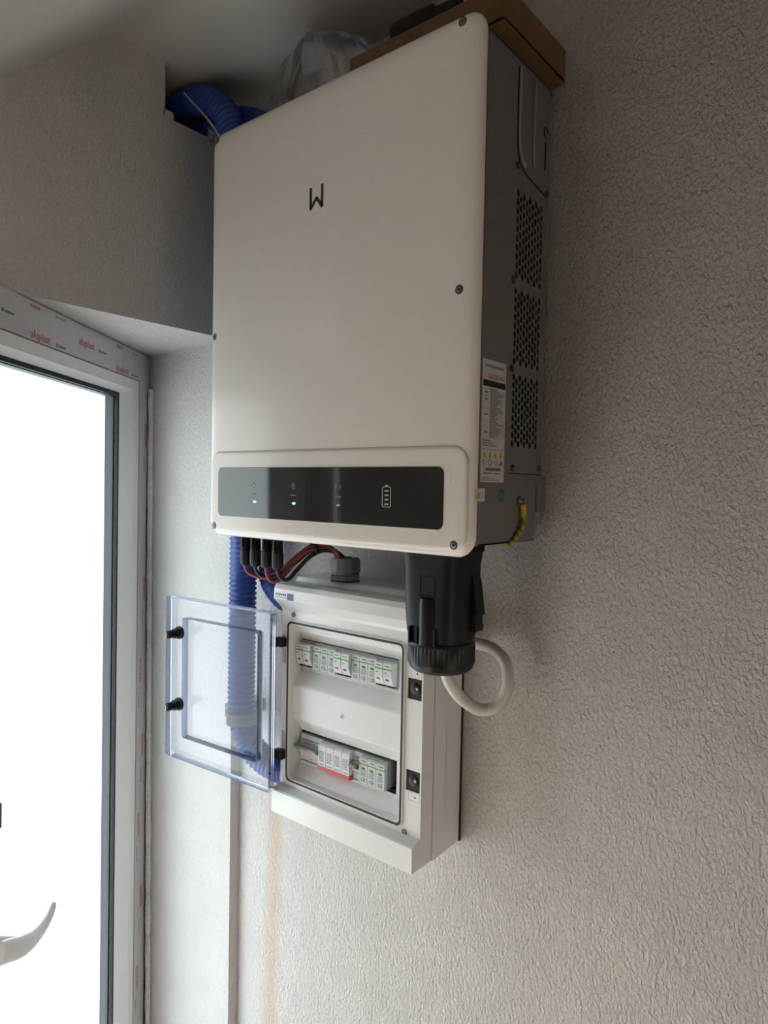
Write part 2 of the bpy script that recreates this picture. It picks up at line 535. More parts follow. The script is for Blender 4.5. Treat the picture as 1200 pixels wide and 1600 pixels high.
# outside, seen only as light through the frosted pane
bm = bmesh.new(); box(bm, -9, -0.6, -9, 6, Z_F - 0.35, Z_F - 0.2)
bmesh.ops.bisect_plane(bm, geom=bm.verts[:] + bm.edges[:] + bm.faces[:], plane_co=DA - DN * 0.3, plane_no=DN, clear_outer=True)
structure('ground', bm, mat('paving', (0.5, 0.49, 0.47), rough=0.9, var=0.1), 'pale paving outside the frosted door')
bm = bmesh.new()
prism_z(bm, [plan(-0.3, -0.08), plan(2.2, -0.08), plan(2.2, -0.55), plan(-0.3, -0.55)], 2.15, 2.25)
structure('eaves', bm, PVC, 'roof overhang outside the frosted door')

# ------------------------------------------------------------------ the frosted door
door = thing('door_1', 'white plastic framed door with frosted glass and printed protective tape', None, DP(0.0, Z_F), kind='structure')
def ring(name, levels, material, parent, smooth=None):
    """levels: (t_right, t_left, z_bottom, z_top, off)"""
    bm = bmesh.new()
    loops = [[DP(a, z0, of), DP(b, z0, of), DP(b, z1, of), DP(a, z1, of)] for a, b, z0, z1, of in levels]
    loft(bm, loops, closed=True)
    return link(name, bm, material, parent, smooth)
ZB, ZT = Z_F + 0.012, 1.876
frame = ring('door_frame', [(-0.02, 0.70, ZB, ZT, 0), (0.041, 0.639, ZB + 0.062, 1.8135, 0), (0.041, 0.639, ZB + 0.062, 1.8135, -0.075), (-0.02, 0.70, ZB, ZT, -0.075)], TAPE, door)
sash = ring('sash', [(0.0435, 0.6365, ZB + 0.065, 1.811, -0.001), (0.069, 0.611, ZB + 0.088, 1.789, -0.001), (0.071, 0.609, ZB + 0.090, 1.787, -0.003), (0.121, 0.567, ZB + 0.102, 1.776, -0.013),
                     (0.121, 0.567, ZB + 0.102, 1.776, -0.072), (0.0435, 0.6365, ZB + 0.065, 1.811, -0.072)], PVC, door)
ring('gasket', [(0.1205, 0.5675, ZB + 0.1015, 1.7765, -0.0125), (0.1275, 0.561, ZB + 0.108, 1.768, -0.0125), (0.1275, 0.561, ZB + 0.108, 1.768, -0.018), (0.1205, 0.5675, ZB + 0.1015, 1.7765, -0.018)], GASKET, door)
ring('glazing_spacer', [(0.122, 0.566, ZB + 0.103, 1.775, -0.0225), (0.1285, 0.560, ZB + 0.109, 1.767, -0.0225), (0.1285, 0.560, ZB + 0.109, 1.767, -0.040), (0.122, 0.566, ZB + 0.103, 1.775, -0.040)], SPACER, door)
def pane(name, off, th, material):
    bm = bmesh.new()
    a, b, z0, z1 = 0.1215, 0.5665, ZB + 0.1025, 1.7755
    loft(bm, [[DP(a, z0, o_), DP(b, z0, o_), DP(b, z1, o_), DP(a, z1, o_)] for o_ in (off, off - th)])
    return link(name, bm, material, door)
bm = bmesh.new()
a, b, z0, z1 = 0.1215, 0.5665, ZB + 0.1025, 1.7755
bm.faces.new([bm.verts.new(DP(t, z, -0.020)) for t, z in ((a, z0), (b, z0), (b, z1), (a, z1))])
tag(link('glass_pane', bm, CLEAR, door), 'clear inner glass sheet')
bm = bmesh.new()
bm.faces.new([bm.verts.new(DP(t, z, -0.041)) for t, z in ((a, z0), (b, z0), (b, z1), (a, z1))])
tag(link('frosted_pane', bm, FROST, door), 'milky frosted outer glass sheet glowing with daylight')

# handle: rosette, curved lever; latch plate higher up on the stile
def obox(bm, t0, t1, z0, z1, o0, o1, bev=0.0):
    vs = [bm.verts.new(DP(t, z, o_)) for t in (t0, t1) for z in (z0, z1) for o_ in (o0, o1)]
    fs = [bm.faces.new([vs[i] for i in q]) for q in ((0, 1, 3, 2), (4, 6, 7, 5), (0, 4, 5, 1), (2, 3, 7, 6), (0, 2, 6, 4), (1, 5, 7, 3))]
    if bev:
        bmesh.ops.bevel(bm, geom=list({e for f in fs for e in f.edges}), offset=bev, segments=3, affect='EDGES', profile=0.5)
def HR(i, s_): return 0.0165 if s_ < 0.4 else (0.0165 - 0.0095 * (s_ - 0.4) / 0.6 if s_ < 0.98 else 0.0045)
handle = bmesh.new()
obox(handle, 0.577, 0.612, 0.825, 0.965, 0.0, 0.012, 0.005)
hnd = tag(link('door_handle', handle, PVC, door, smooth=40), 'white plastic lever handle')
bm = bmesh.new()
lathe(bm, DP(0.612, 0.897, 0.010, 0), DN, [(0.011, 0), (0.011, 0.040), (0.009, 0.042)], 18)
tube(bm, [DP(0.655, 0.912, 0.050, 0), DP(0.632, 0.902, 0.052, 0), DP(0.612, 0.892, 0.052, 0), DP(0.581, 0.881, 0.052, 0), DP(0.5505, 0.8785, 0.052, 0), DP(0.524, 0.884, 0.052, 0), DP(0.5063, 0.8975, 0.052, 0)],
     HR, step=0.004, n=16, flat=0.7, flatdir=(0, 0, 1))
link('lever', bm, PVC, hnd, smooth=50)
bm = bmesh.new(); obox(bm, 0.5695, 0.590, 1.055, 1.095, -0.004, 0.010, 0.003)
tag(link('latch_plate', bm, mat('latch_brown', (0.06, 0.03, 0.025), rough=0.5), door, smooth=40), 'small dark latch on the door edge')

# lettering and marks on the protective tape
NR = -DD
def dtext(s, size, t, z, off, mt, vertical=False, sx=1.0):
    p = DP(t, z, off + 0.0002)
    if vertical:
        return text(s, size, p, (0, 0, -1), NR, mt, frame)
    return text(s, size, p, NR, (0, 0, 1), mt, frame)
def dmarks(t, z, vertical=False, scale=1.0):
    bm = bmesh.new()
    if vertical:
        obox(bm, t - 0.002, t + 0.002, z - 0.083, z - 0.079, 0.0, 0.0003)
        for k in range(4): obox(bm, t - 0.0012, t + 0.0012, z - 0.092 - k * 0.007, z - 0.0865 - k * 0.007, 0.0, 0.0003)
    else:
        obox(bm, t - 0.086, t - 0.081, z + 0.001, z + 0.0065 * scale, 0.0, 0.0003)
        for k in range(4): obox(bm, t - 0.0945 - k * 0.006, t - 0.090 - k * 0.006, z + 0.0015, z + 0.005 * scale, 0.0, 0.0003)
    link('tape_mark', bm, INKG, frame)
for t, z in ((0.486, 1.8165), (0.325, 1.838), (0.1665, 1.8165), (0.645, 1.838)):
    dtext('aluplast', 0.0205, t, z, 0.0, ALUR)
    dmarks(t, z)
for t, z in ((0.488, 1.8655), (0.165, 1.8655)):
    dtext('aluplast', 0.0105, t, z, 0.0, ALUR)
    dmarks(t, z, scale=0.6)
for k, z in enumerate((1.72, 1.54, 1.365, 1.18, 1.0, 0.82, 0.64, 0.46)):
    t = 0.024 if k % 2 else 0.006
    if k == 1: t = -0.008
    dtext('aluplast', 0.0185, t + 0.004, z, 0.0, ALUR, vertical=True)
    dmarks(t + 0.007, z, vertical=True)

# ------------------------------------------------------------------ the inverter
inv = thing('hybrid_inverter', 'large white wall-mounted solar inverter with dark display strip and grey perforated sides', 'inverter', (0.26, -0.10, 1.515))
IX0, IX1, IZ0, IZ1, IY = -0.002, 0.52, 1.499, 2.160, -0.22
bm = bmesh.new()
slab(bm, IX0, IX1, IZ0, IZ1, 0.026, [(-0.186, 0.014), (-0.192, 0.012), (-0.201, 0.006), (-0.2075, 0.0015), (-0.2115, 0.0), (-0.2145, 0.001), (-0.2172, 0.0042), (-0.2188, 0.010), (-0.2196, 0.020), (-0.2196, 0.032)], seg=8)
cover = tag(link('front_cover', bm, COVER, inv, smooth=50), 'glossy warm-white front cover')
bm = bmesh.new()   # the lower band of the cover stands a touch proud, with round upper corners
slab(bm, 0.006, 0.512, 1.507, 1.638, 0.022, [(-0.2165, -0.001), (-0.2200, 0.0), (-0.2212, 0.0015), (-0.2216, 0.005), (-0.2216, 0.010)], seg=8)
link('lower_band', bm, COVER, inv, smooth=50)
bm = bmesh.new()
slab(bm, 0.0275, 0.478, 1.532, 1.6115, 0.009, [(-0.2210, 0.0), (-0.2222, 0.0), (-0.2225, 0.0004)], seg=6)
disp = tag(link('display_panel', bm, DISPLAY, inv), 'glossy black display strip')
YD = -0.2226
def arc_ring(bm, cx, cz, r0, r1, a0, a1, y0, y1, n=20):
    L = []
    for k in range(n + 1):
        a = math.radians(a0 + (a1 - a0) * k / n)
        L.append([bm.verts.new((cx + r * math.cos(a), y, cz + r * math.sin(a))) for r, y in ((r0, y0), (r1, y0), (r1, y1), (r0, y1))])
    for p, q in zip(L, L[1:]):
        for i in range(4):
            bm.faces.new((p[i], p[(i + 1) % 4], q[(i + 1) % 4], q[i]))
Y0, Y1 = YD + 0.0002, YD - 0.0001
bm = bmesh.new(); arc_ring(bm, 0.1185, 1.5835, 0.0030, 0.0038, 125, 415, Y0, Y1); box(bm, 0.1181, 0.1189, Y1, Y0, 1.585, 1.5885)
link('power_icon', bm, ICON, disp)
bm = bmesh.new(); arc_ring(bm, 0.2075, 1.5835, 0.0040, 0.0048, 0, 360, Y0, Y1)
for a, b, c, d in ((0.2065, 0.2082, 1.584, 1.587), (0.2071, 0.2090, 1.5815, 1.584), (0.2065, 0.2080, 1.580, 1.5818)): box(bm, a, b, Y1, Y0, c, d)
link('energy_icon', bm, ICON, disp)
bm = bmesh.new()
for r in (0.003, 0.0048):
    arc_ring(bm, 0.299, 1.5835, r, r + 0.0007, -50, 50, Y0, Y1, 10); arc_ring(bm, 0.299, 1.5835, r, r + 0.0007, 130, 230, Y0, Y1, 10)
box(bm, 0.2984, 0.2996, Y1, Y0, 1.580, 1.585)
link('signal_icon', bm, ICON, disp)
for x in (0.1195, 0.2085, 0.2992):
    bm = bmesh.new()
    for k in range(4): box(bm, x - 0.0058 + k * 0.003, x - 0.0036 + k * 0.003, Y1, Y0, 1.5685, 1.5707)
    link('caption', bm, ICON, disp)
for x, mt, lb in ((0.1205, LED, 'lit green indicator'), (0.2093, LED, 'lit green indicator'), (0.2994, ICONB, 'unlit white indicator')):
    bm = bmesh.new(); slab(bm, x - 0.0034, x + 0.0034, 1.5562, 1.5592, 0.001, [(Y0, 0), (YD - 0.0003, 0.0002)], seg=3)
    tag(link('indicator_light', bm, mt, disp), lb)
bm = bmesh.new()
slab(bm, 0.3795, 0.3945, 1.5575, 1.5855, 0.003, [(Y0, 0), (Y1, 0), (Y1, 0.0010), (Y0, 0.0010)], seg=4, closed=True)
box(bm, 0.3845, 0.3895, Y1, Y0, 1.5862, 1.5875)
for k in range(4): box(bm, 0.3837, 0.3903, Y1, Y0, 1.5610 + k * 0.0059, 1.5630 + k * 0.0059)
link('battery_icon', bm, ICONB, disp)
bm = bmesh.new(); slab(bm, 0.4805, 0.4885, 1.590, 1.6065, 0.002, [(-0.2214, 0), (-0.22195, 0.0003)], seg=3)
link('clear_tab', bm, COVER, inv)
# the zigzag emblem on the cover
bm = bmesh.new()
def stroke(bm, pts, wd, y0, y1):
    for (xa, za), (xb, zb) in zip(pts, pts[1:]):
        d = Vector((xb - xa, 0, zb - za)); L = d.length; d /= L
        nn = Vector((-d.z, 0, d.x)) * wd / 2
        pa = Vector((xa, 0, za)) - d * wd * 0.25; pb = Vector((xb, 0, zb)) + d * wd * 0.25
        q = [pa + nn, pb + nn, pb - nn, pa - nn]
        a = [bm.verts.new((v.x, y0, v.z)) for v in q]; b2 = [bm.verts.new((v.x, y1, v.z)) for v in q]
        for i in range(4): bm.faces.new((a[i], a[(i + 1) % 4], b2[(i + 1) % 4], b2[i]))
        bm.faces.new(a); bm.faces.new(b2)
stroke(bm, [(0.2330, 2.0145), (0.2330, 1.9860), (0.2450, 1.9990), (0.2560, 1.9850), (0.2560, 2.0150)], 0.0050, -0.2194, -0.2198)
tag(link('emblem', bm, LOGO, inv), 'small dark grey zigzag emblem')
# cover screws
def screw(x, z, y, r, parent, axis=(0, -1, 0), mt=None):
    bm = bmesh.new()
    lathe(bm, (x, y, z), axis, [(r, -0.002), (r, 0.0004), (r * 0.9, 0.0007), (r * 0.1, 0.0007)], 20)
    s = link('screw', bm, mt or GREYD, parent, smooth=40)
    bm = bmesh.new()
    lathe(bm, (x, y, z), axis, [(r * 0.62, 0.0005), (r * 0.62, 0.0010), (r * 0.40, 0.0013), (r * 0.38, 0.0006)], 12)
    link('screw_socket', bm, STEEL, s)
    return s
for x, z in ((0.0105, 2.1500), (0.0110, 1.8290), (0.0165, 1.5150), (0.4945, 1.5145), (0.4930, 1.8280), (0.4890, 2.1495)):
    screw(x, z, -0.2212 if z < 1.6 else (-0.2194 if 0.4 < x and z < 2 else -0.2187), 0.0058, inv)
# chassis with a rounded rear bottom corner
bm = bmesh.new()
prof = [(-0.188, 1.513), (-0.150, 1.513), (-0.045, 1.516), (-0.036, 1.522), (-0.033, 1.532), (-0.033, 1.552), (-0.020, 1.553), (-0.018, 2.150), (-0.188, 2.150)]
prism_x(bm, prof, 0.014, 0.500)
tag(link('chassis', bm, DARK, inv), 'dark inside of the housing')
SX0, SX1 = 0.4995, 0.508   # right-hand cheek, a plate with perforated vents
def side_plate(bm, y0, y1, z0, z1): box(bm, SX0, SX1, y0, y1, z0, z1)
VY0, VY1 = -0.1085, -0.033
VENTS = [(1.8660, 1.9850), (1.7515, 1.8560), (1.6415, 1.7415)]
bm = bmesh.new()
prism_x(bm, [(-0.188, 1.512), (-0.150, 1.512), (-0.045, 1.515), (-0.0365, 1.521), (-0.034, 1.531), (-0.034, VENTS[2][0]), (-0.188, VENTS[2][0])], SX0, SX1)
side_plate(bm, -0.188, VY0, VENTS[2][0], 2.151)
side_plate(bm, VY1, -0.018, 1.553, 2.151)
side_plate(bm, VY0, VY1, VENTS[2][1], VENTS[1][0]); side_plate(bm, VY0, VY1, VENTS[1][1], VENTS[0][0]); side_plate(bm, VY0, VY1, VENTS[0][1], 2.151)
tag(link('side_panel', bm, CHASSIS, inv), 'grey sheet-metal cheek')
bm = bmesh.new()
box(bm, 0.012, SX1, -0.186, -0.034, 1.512, 1.5145)
box(bm, 0.012, SX1, -0.186, -0.018, 2.149, 2.1515)
box(bm, 0.012, 0.0145, -0.186, -0.02, 1.5145, 2.149)
tag(link('case_panel', bm, CHASSIS, inv), 'grey bottom, top and far cheek')
def perforated(z0, z1, ncol, nrow):
    """staggered hexagonal holes punched through the plate"""
    bm = bmesh.new()
    cw = (VY1 - VY0) / ncol; ch = (z1 - z0) / nrow
    X0, X1 = 0.5060, 0.5078
    def cell(y, z, h, hole=True):
        out = [(y, z), (y + cw / 2, z), (y + cw, z), (y + cw, z + h / 2), (y + cw, z + h), (y + cw / 2, z + h), (y, z + h), (y, z + h / 2)]
        if not hole:
            bm.faces.new([bm.verts.new((X1, a, b)) for a, b in out]); return
        cy, cz = y + cw / 2, z + h / 2
        ry, rz = cw * 0.47, h * 0.47
        inn = [(-.75, -.62), (0, -1), (.75, -.62), (1, 0), (.75, .62), (0, 1), (-.75, .62), (-1, 0)]
        A = [bm.verts.new((X1, a, b)) for a, b in out]
        I = [bm.verts.new((X1, cy + a * ry, cz + b * rz)) for a, b in inn]
        J = [bm.verts.new((X0, cy + a * ry, cz + b * rz)) for a, b in inn]
        for i in range(8):
            k = (i + 1) % 8
            bm.faces.new((A[i], A[k], I[k], I[i])); bm.faces.new((I[i], I[k], J[k], J[i]))
    for c_ in range(ncol):
        y = VY0 + c_ * cw
        if c_ % 2:
            cell(y, z0, ch / 2, False); cell(y, z1 - ch / 2, ch / 2, False)
            for r in range(nrow - 1): cell(y, z0 + ch / 2 + r * ch, ch)
        else:
            for r in range(nrow): cell(y, z0 + r * ch, ch)
    bmesh.ops.remove_doubles(bm, verts=bm.verts[:], dist=1e-6)
    o = link('vent_grille', bm, CHASSIS, inv)
    tag(o, 'perforated vent with staggered dark holes')
perforated(*VENTS[0], 9, 10); perforated(*VENTS[1], 9, 9); perforated(*VENTS[2], 9, 9)
# mounting bracket between chassis and wall
bm = bmesh.new(); box(bm, 0.03, 0.492, -0.02, -0.0005, 1.60, 2.12); box(bm, 0.494, 0.5075, -0.028, -0.0005, 1.553, 1.60)
tag(link('wall_bracket', bm, CHASSIS, inv), 'grey mounting bracket against the wall')
# seams, side screws, red seals
bm = bmesh.new(); box(bm, SX1 - 0.0005, SX1 + 0.0002, -0.116, -0.019, 1.6055, 1.6068); box(bm, SX1 - 0.0005, SX1 + 0.0002, -0.032, -0.030, 1.553, 1.589)
link('seam', bm, DARK, inv)
for y, z in ((-0.1036, 1.6138), (-0.0265, 1.6154), (-0.108, 2.014), (-0.026, 2.003)):
    bm = bmesh.new(); lathe(bm, (SX1, y, z), (1, 0, 0), [(0.0048, -0.001), (0.0048, 0.0012), (0.0036, 0.0024), (0.001, 0.0026)], 14)
    link('screw', bm, DSTEEL, inv, smooth=40)
for y, z in ((-0.1135, 1.8625), (-0.1115, 1.7465)):
    bm = bmesh.new(); lathe(bm, (SX1, y, z), (1, 0, 0), [(0.0052, -0.001), (0.0052, 0.0012), (0.0036, 0.0024), (0.001, 0.0026)], 14)
    tag(link('screw', bm, REDS, inv, smooth=40), 'dark red sealed screw')
# carrying handle recess: two bright folded edges and the ears near the wall
bm = bmesh.new()
X = SX1 + 0.0012
tube(bm, [(X, -0.1085, 2.140), (X, -0.1085, 2.075), (X, -0.1075, 2.045), (X, -0.099, 2.026), (X, -0.088, 2.017)], 0.0018, step=0.004, n=8)
tag(link('handle_edge', bm, MODG, inv, smooth=60), 'bright folded edge of the carrying grip')
bm = bmesh.new()
tube(bm, [(X, -0.066, 2.140), (X, -0.067, 2.075), (X, -0.0675, 2.04), (X, -0.064, 2.024)], 0.0016, step=0.004, n=8)
tag(link('handle_edge', bm, MODG, inv, smooth=60), 'bright folded edge of the carrying grip')
bm = bmesh.new()
tube(bm, [(SX1, -0.1115, 2.140), (SX1, -0.1115, 2.06), (SX1, -0.108, 2.03), (SX1, -0.095, 2.013), (SX1, -0.06, 2.005), (SX1, -0.026, 2.000)], 0.0011, step=0.004, n=6)
box(bm, SX1 - 0.0005, SX1 + 0.0003, -0.033, -0.029, 2.035, 2.073)
arc = [(SX1, -0.031 + 0.005 * math.cos(a), 2.087 + 0.007 * math.sin(a)) for a in [k * math.pi / 4 for k in range(8)]]
tube(bm, arc, 0.0009, step=0.002, n=6)
link('handle_slot', bm, DARK, inv)

# rating label on the cheek
LY0, LY1, LZ0, LZ1 = -0.1850, -0.1262, 1.5935, 1.7490
LX = SX1 + 0.0004
bm = B(SX1 - 0.0001, LX, LY0, LY1, LZ0, LZ1)
lab = tag(link('rating_label', bm, LABEL, inv), 'tall white rating label with tables, warning triangles and barcode')
LW = LY1 - LY0; LH = LZ1 - LZ0
def lbar(bm, a0, a1, b0, b1):   # fractions across (0 left) and down (0 top)
    box(bm, LX - 0.0001, LX + 0.0002, LY0 + a0 * LW, LY0 + a1 * LW, LZ1 - b1 * LH, LZ1 - b0 * LH)
text('GOODWE', 0.0088, (LX + 0.0001, LY0 + 0.23 * LW, LZ1 - 0.152 * LH), (0, 1, 0), (0, 0, 1), RED, lab)
bm = bmesh.new(); lbar(bm, 0.03, 0.97, 0.168, 0.218)
link('table_header', bm, INK, lab)
bm = bmesh.new()
for k in range(9): lbar(bm, 0.10 + k * 0.09, 0.165 + k * 0.09, 0.040, 0.062)
link('model_line', bm, INKG, lab)
bm = bmesh.new()
rng = random.Random(3)
for k in range(24):
    b0 = 0.232 + k * 0.0170
    a = 0.36
    end = 0.52 + rng.random() * 0.33
    while a < end:
        wv = 0.04 + rng.random() * 0.07
        lbar(bm, a, a + wv, b0, b0 + 0.0075); a += wv + 0.02
    lbar(bm, 0.34 if k % 3 else 0.04, 0.97, b0 + 0.0115, b0 + 0.0130)
for b in (0.26, 0.318, 0.44, 0.585): lbar(bm, 0.10, 0.24, b, b + 0.012)
for k in range(3): lbar(bm, 0.05, 0.35 + 0.15 * k, 0.655 + k * 0.020, 0.663 + k * 0.020)
lbar(bm, 0.03, 0.95, 0.730, 0.7335); lbar(bm, 0.335, 0.345, 0.225, 0.642)
for k in range(3): lbar(bm, 0.05, 0.45 + 0.2 * k, 0.958 + k * 0.012, 0.962 + k * 0.012)
lbar(bm, 0.10, 0.45, 0.922, 0.932); lbar(bm, 0.55, 0.80, 0.922, 0.932)
link('small_print', bm, INKG, lab)['kind'] = 'stuff'
bm = bmesh.new(); lbar(bm, 0.2, 0.86, 0.882, 0.906)
link('barcode', bm, INKG, lab)
def tri(bm, cy, cz, s, x0, x1):
    q = [(cy - s, cz - s * 0.8), (cy + s, cz - s * 0.8), (cy, cz + s * 0.95)]
    a = [bm.verts.new((x0, y, z)) for y, z in q]; b = [bm.verts.new((x1, y, z)) for y, z in q]
    for i in range(3): bm.faces.new((a[i], a[(i + 1) % 3], b[(i + 1) % 3], b[i]))
    bm.faces.new(a); bm.faces.new(b)
def warn(parent, cy, cz, s, x):
    bm = bmesh.new(); tri(bm, cy, cz, s, x - 0.0001, x + 0.0002); t_ = link('warning_triangle', bm, YEL, parent)
    bm = bmesh.new(); box(bm, x, x + 0.0004, cy - s * 0.1, cy + s * 0.1, cz - s * 0.2, cz + s * 0.5); box(bm, x, x + 0.0004, cy - s * 0.1, cy + s * 0.1, cz - s * 0.55, cz - s * 0.35)
    link('exclamation_mark', bm, INK, t_)
for k in range(4): warn(lab, LY0 + (0.14 + 0.235 * k) * LW, LZ1 - 0.775 * LH, 0.0052, LX)
text('CE', 0.0085, (LX + 0.0001, LY0 + 0.55 * LW, LZ1 - 0.853 * LH), (0, 1, 0), (0, 0, 1), INKG, lab)
bm = bmesh.new(); tri(bm, LY0 + 0.86 * LW, LZ1 - 0.826 * LH, 0.0035, LX - 0.0001, LX + 0.0002)
link('triangle_symbol', bm, INKG, lab)
for q in ((0.78, 0.93, 0.845, 0.858), (0.09, 0.13, 0.812, 0.84), (0.07, 0.16, 0.85, 0.858)):
    bm = bmesh.new(); lbar(bm, *q)
    link('symbol_bar', bm, INKG, lab)
bm = bmesh.new()
cyy, czz = LY0 + 0.38 * LW, LZ1 - 0.835 * LH
L = []
for k in range(17):
    a = 2 * math.pi * k / 16
    L.append([bm.verts.new((x, cyy + r * math.cos(a), czz + r * math.sin(a))) for r, x in ((0.0035, LX), (0.0045, LX), (0.0045, LX + 0.0003), (0.0035, LX + 0.0003))])
for p, q in zip(L, L[1:]):
    for i in range(4): bm.faces.new((p[i], p[(i + 1) % 4], q[(i + 1) % 4], q[i]))
link('prohibition_mark', bm, RED, lab)
# small hot-surface sticker folded over the cover edge, green dot
bm = bmesh.new(); box(bm, IX1 - 0.0002, IX1 + 0.0006, -0.2165, -0.1985, 1.5690, 1.5855)
box(bm, 0.5078, 0.5086, -0.1955, -0.1735, 1.5690, 1.5855)
wl = tag(link('warning_label', bm, LABEL, inv), 'small grey warning sticker at the edge of the cover')
warn(wl, -0.2085, 1.577, 0.0055, IX1 + 0.0006)
bm = bmesh.new()
for k, (z, e) in enumerate(((1.5785, 0.0225), (1.5725, 0.0225))):
    for j in range(2): box(bm, 0.5084, 0.5089, -0.1930 + j * 0.0085, -0.1865 + j * 0.0085, z, z + 0.0042)
link('small_print', bm, INKG, wl)['kind'] = 'stuff'
bm = bmesh.new(); lathe(bm, (SX1, -0.1311, 1.5766), (1, 0, 0), [(0.0088, 0), (0.0088, 0.0004)], 24)
tag(link('sticker', bm, GREEN, inv), 'round dark green sticker')
bm = bmesh.new(); lathe(bm, (SX1, -0.0812, 1.5690), (1, 0, 0), [(0.005, -0.001), (0.005, 0.003), (0.003, 0.006), (0.003, 0.009)], 6); lathe(bm, (SX1, -0.0812, 1.5690), (1, 0, 0), [(0.0068, 0), (0.0068, 0.0012)], 16)
tag(link('earth_bolt', bm, STEEL, inv), 'steel earthing bolt')
# blue blanking caps and a communication port under the case
for x, y in ((0.262, -0.135), (0.286, -0.135), (0.135, -0.115)):
    bm = bmesh.new(); lathe(bm, (x, y, 1.512), (0, 0, -1), [(0.011, -0.001), (0.011, 0.016), (0.009, 0.020), (0.003, 0.021)], 18)
    tag(link('blanking_cap', bm, mat('cap_blue', (0.03, 0.16, 0.5), rough=0.4), inv, smooth=40), 'blue blanking cap under the case')
bm = bmesh.new(); lathe(bm, (0.300, -0.135, 1.512), (0, 0, -1), [(0.006, -0.001), (0.006, 0.014), (0.003, 0.016)], 14)
link('bottom_port', bm, BLACK, inv, smooth=40)

# earth cable: yellow-green with a sleeve and lug
ec = thing('earth_cable', 'yellow-green earth cable bolted to the side of the inverter', 'cable', (0.512, -0.08, 1.55))
bm = bmesh.new(); tube(bm, [(0.5135, -0.0790, 1.5500), (0.5138, -0.0790, 1.540), (0.5135, -0.0815, 1.532), (0.5125, -0.089, 1.5245), (0.5110, -0.098, 1.5165), (0.5070, -0.1050, 1.5100), (0.5000, -0.107, 1.5125), (0.488, -0.107, 1.5165)], 0.0034, step=0.003, n=10)
yg = bpy.data.materials.new('yellow_green')
yg.use_nodes = True
nt = yg.node_tree
wv = nt.nodes.new('ShaderNodeTexWave'); wv.inputs['Scale'].default_value = 40; wv.bands_direction = 'DIAGONAL'
rp = nt.nodes.new('ShaderNodeValToRGB'); rp.color_ramp.interpolation = 'CONSTANT'
rp.color_ramp.elements[0].color = (0.55, 0.40, 0.02, 1); rp.color_ramp.elements[1].color = (0.10, 0.22, 0.03, 1); rp.color_ramp.elements[1].position = 0.72
tcn = nt.nodes.new('ShaderNodeTexCoord')
nt.links.new(tcn.outputs['Object'], wv.inputs['Vector']); nt.links.new(wv.outputs['Fac'], rp.inputs['Fac']); nt.links.new(rp.outputs['Color'], nt.nodes['Principled BSDF'].inputs['Base Color'])
link('core', bm, yg, ec, smooth=60)
bm = bmesh.new(); tube(bm, [(0.5130, -0.0800, 1.5640), (0.5135, -0.0793, 1.557), (0.5135, -0.0790, 1.5485)], 0.0043, step=0.002, n=12)
tag(link('sleeve', bm, YEL, ec, smooth=60), 'yellow insulating sleeve')
bm = bmesh.new(); box(bm, 0.5095, 0.5115, -0.0855, -0.0765, 1.5635, 1.5715, bev=0.0008)
tag(link('lug', bm, STEEL, ec), 'crimped metal lug')

# ------------------------------------------------------------------ plug connectors under the inverter and their cables
CX = [0.0245, 0.0505, 0.0790, 0.1060]
CY = -0.160
PG = 'solar plugs under the inverter'
ENDZ = []
NAMES = [('first black plug connector from the left under the inverter, feeding a red cable', 'red'), ]
desc = ['black plug connector with red cable nearest the blue conduit under the inverter', 'black plug connector with black cable between the two red-cabled plugs',
        'black plug connector whose red cable makes a tight loop', 'black plug connector with black cable nearest the grey gland']
for i, x in enumerate(CX):
    zb = 1.4440 + 0.0008 * i
    pc = tag(thing('plug_connector', desc[i], 'connector', (x, CY, 1.513)), desc[i], 'connector', PG)
    bm = bmesh.new(); lathe(bm, (x, CY, 1.5125), (0, 0, -1), [(0.0085, 0), (0.0085, 0.020), (0.0062, 0.023), (0.0062, 0.028), (0.0088, 0.032), (0.0088, 0.040)], 16)
    box(bm, x - 0.0025, x + 0.0025, CY - 0.0100, CY + 0.0100, 1.476, 1.5125, bev=0.0008, seg=1)
    link('plug_body', bm, BLACK, pc, smooth=35)
    bm = bmesh.new()
    loops = []
    for h, r in ((0.040, 0.0085), (0.041, 0.0098), (0.060, 0.0098), (0.066, 0.0085), (0.0685, 0.006)):
        loops.append([(x + (r - (0.0007 if k % 2 and 0.0405 < h < 0.061 else 0)) * math.cos(2 * math.pi * k / 32), CY + (r - (0.0007 if k % 2 and 0.0405 < h < 0.061 else 0)) * math.sin(2 * math.pi * k / 32), 1.5125 - h) for k in range(32)])
    loft(bm, loops)
    tag(link('gland_nut', bm, BLACK2, pc, smooth=30), 'ribbed black nut')
def cable(name, pts, r, mt, label, cat='cable', group=None, step=0.004):
    bm = bmesh.new(); tube(bm, pts, r, step=step, n=12)
    o = link(name, bm, mt, smooth=60, origin=pts[0])
    return tag(o, label, cat, group)
GP = (0.168, -0.072)   # gland on the box
SG = 'solar string cables'
cable('solar_cable', [(CX[0], CY, 1.4445), (0.0250, -0.159, 1.437), (0.034, -0.153, 1.428), (0.055, -0.143, 1.424), (0.082, -0.133, 1.437), (0.108, -0.118, 1.464), (0.128, -0.105, 1.481), (0.146, -0.090, 1.484), (0.158, -0.079, 1.475), (0.161, -0.076, 1.462)], 0.0033, CABR, 'red cable arching from the plug beside the blue conduit to the grey gland', group=SG)
cable('solar_cable', [(CX[1], CY, 1.4455), (0.0508, -0.158, 1.437), (0.057, -0.150, 1.427), (0.075, -0.138, 1.428), (0.100, -0.122, 1.447), (0.122, -0.105, 1.470), (0.142, -0.088, 1.479), (0.157, -0.075, 1.474), (0.164, -0.070, 1.462)], 0.0033, CABK, 'black cable arching from the second plug to the grey gland', group=SG)
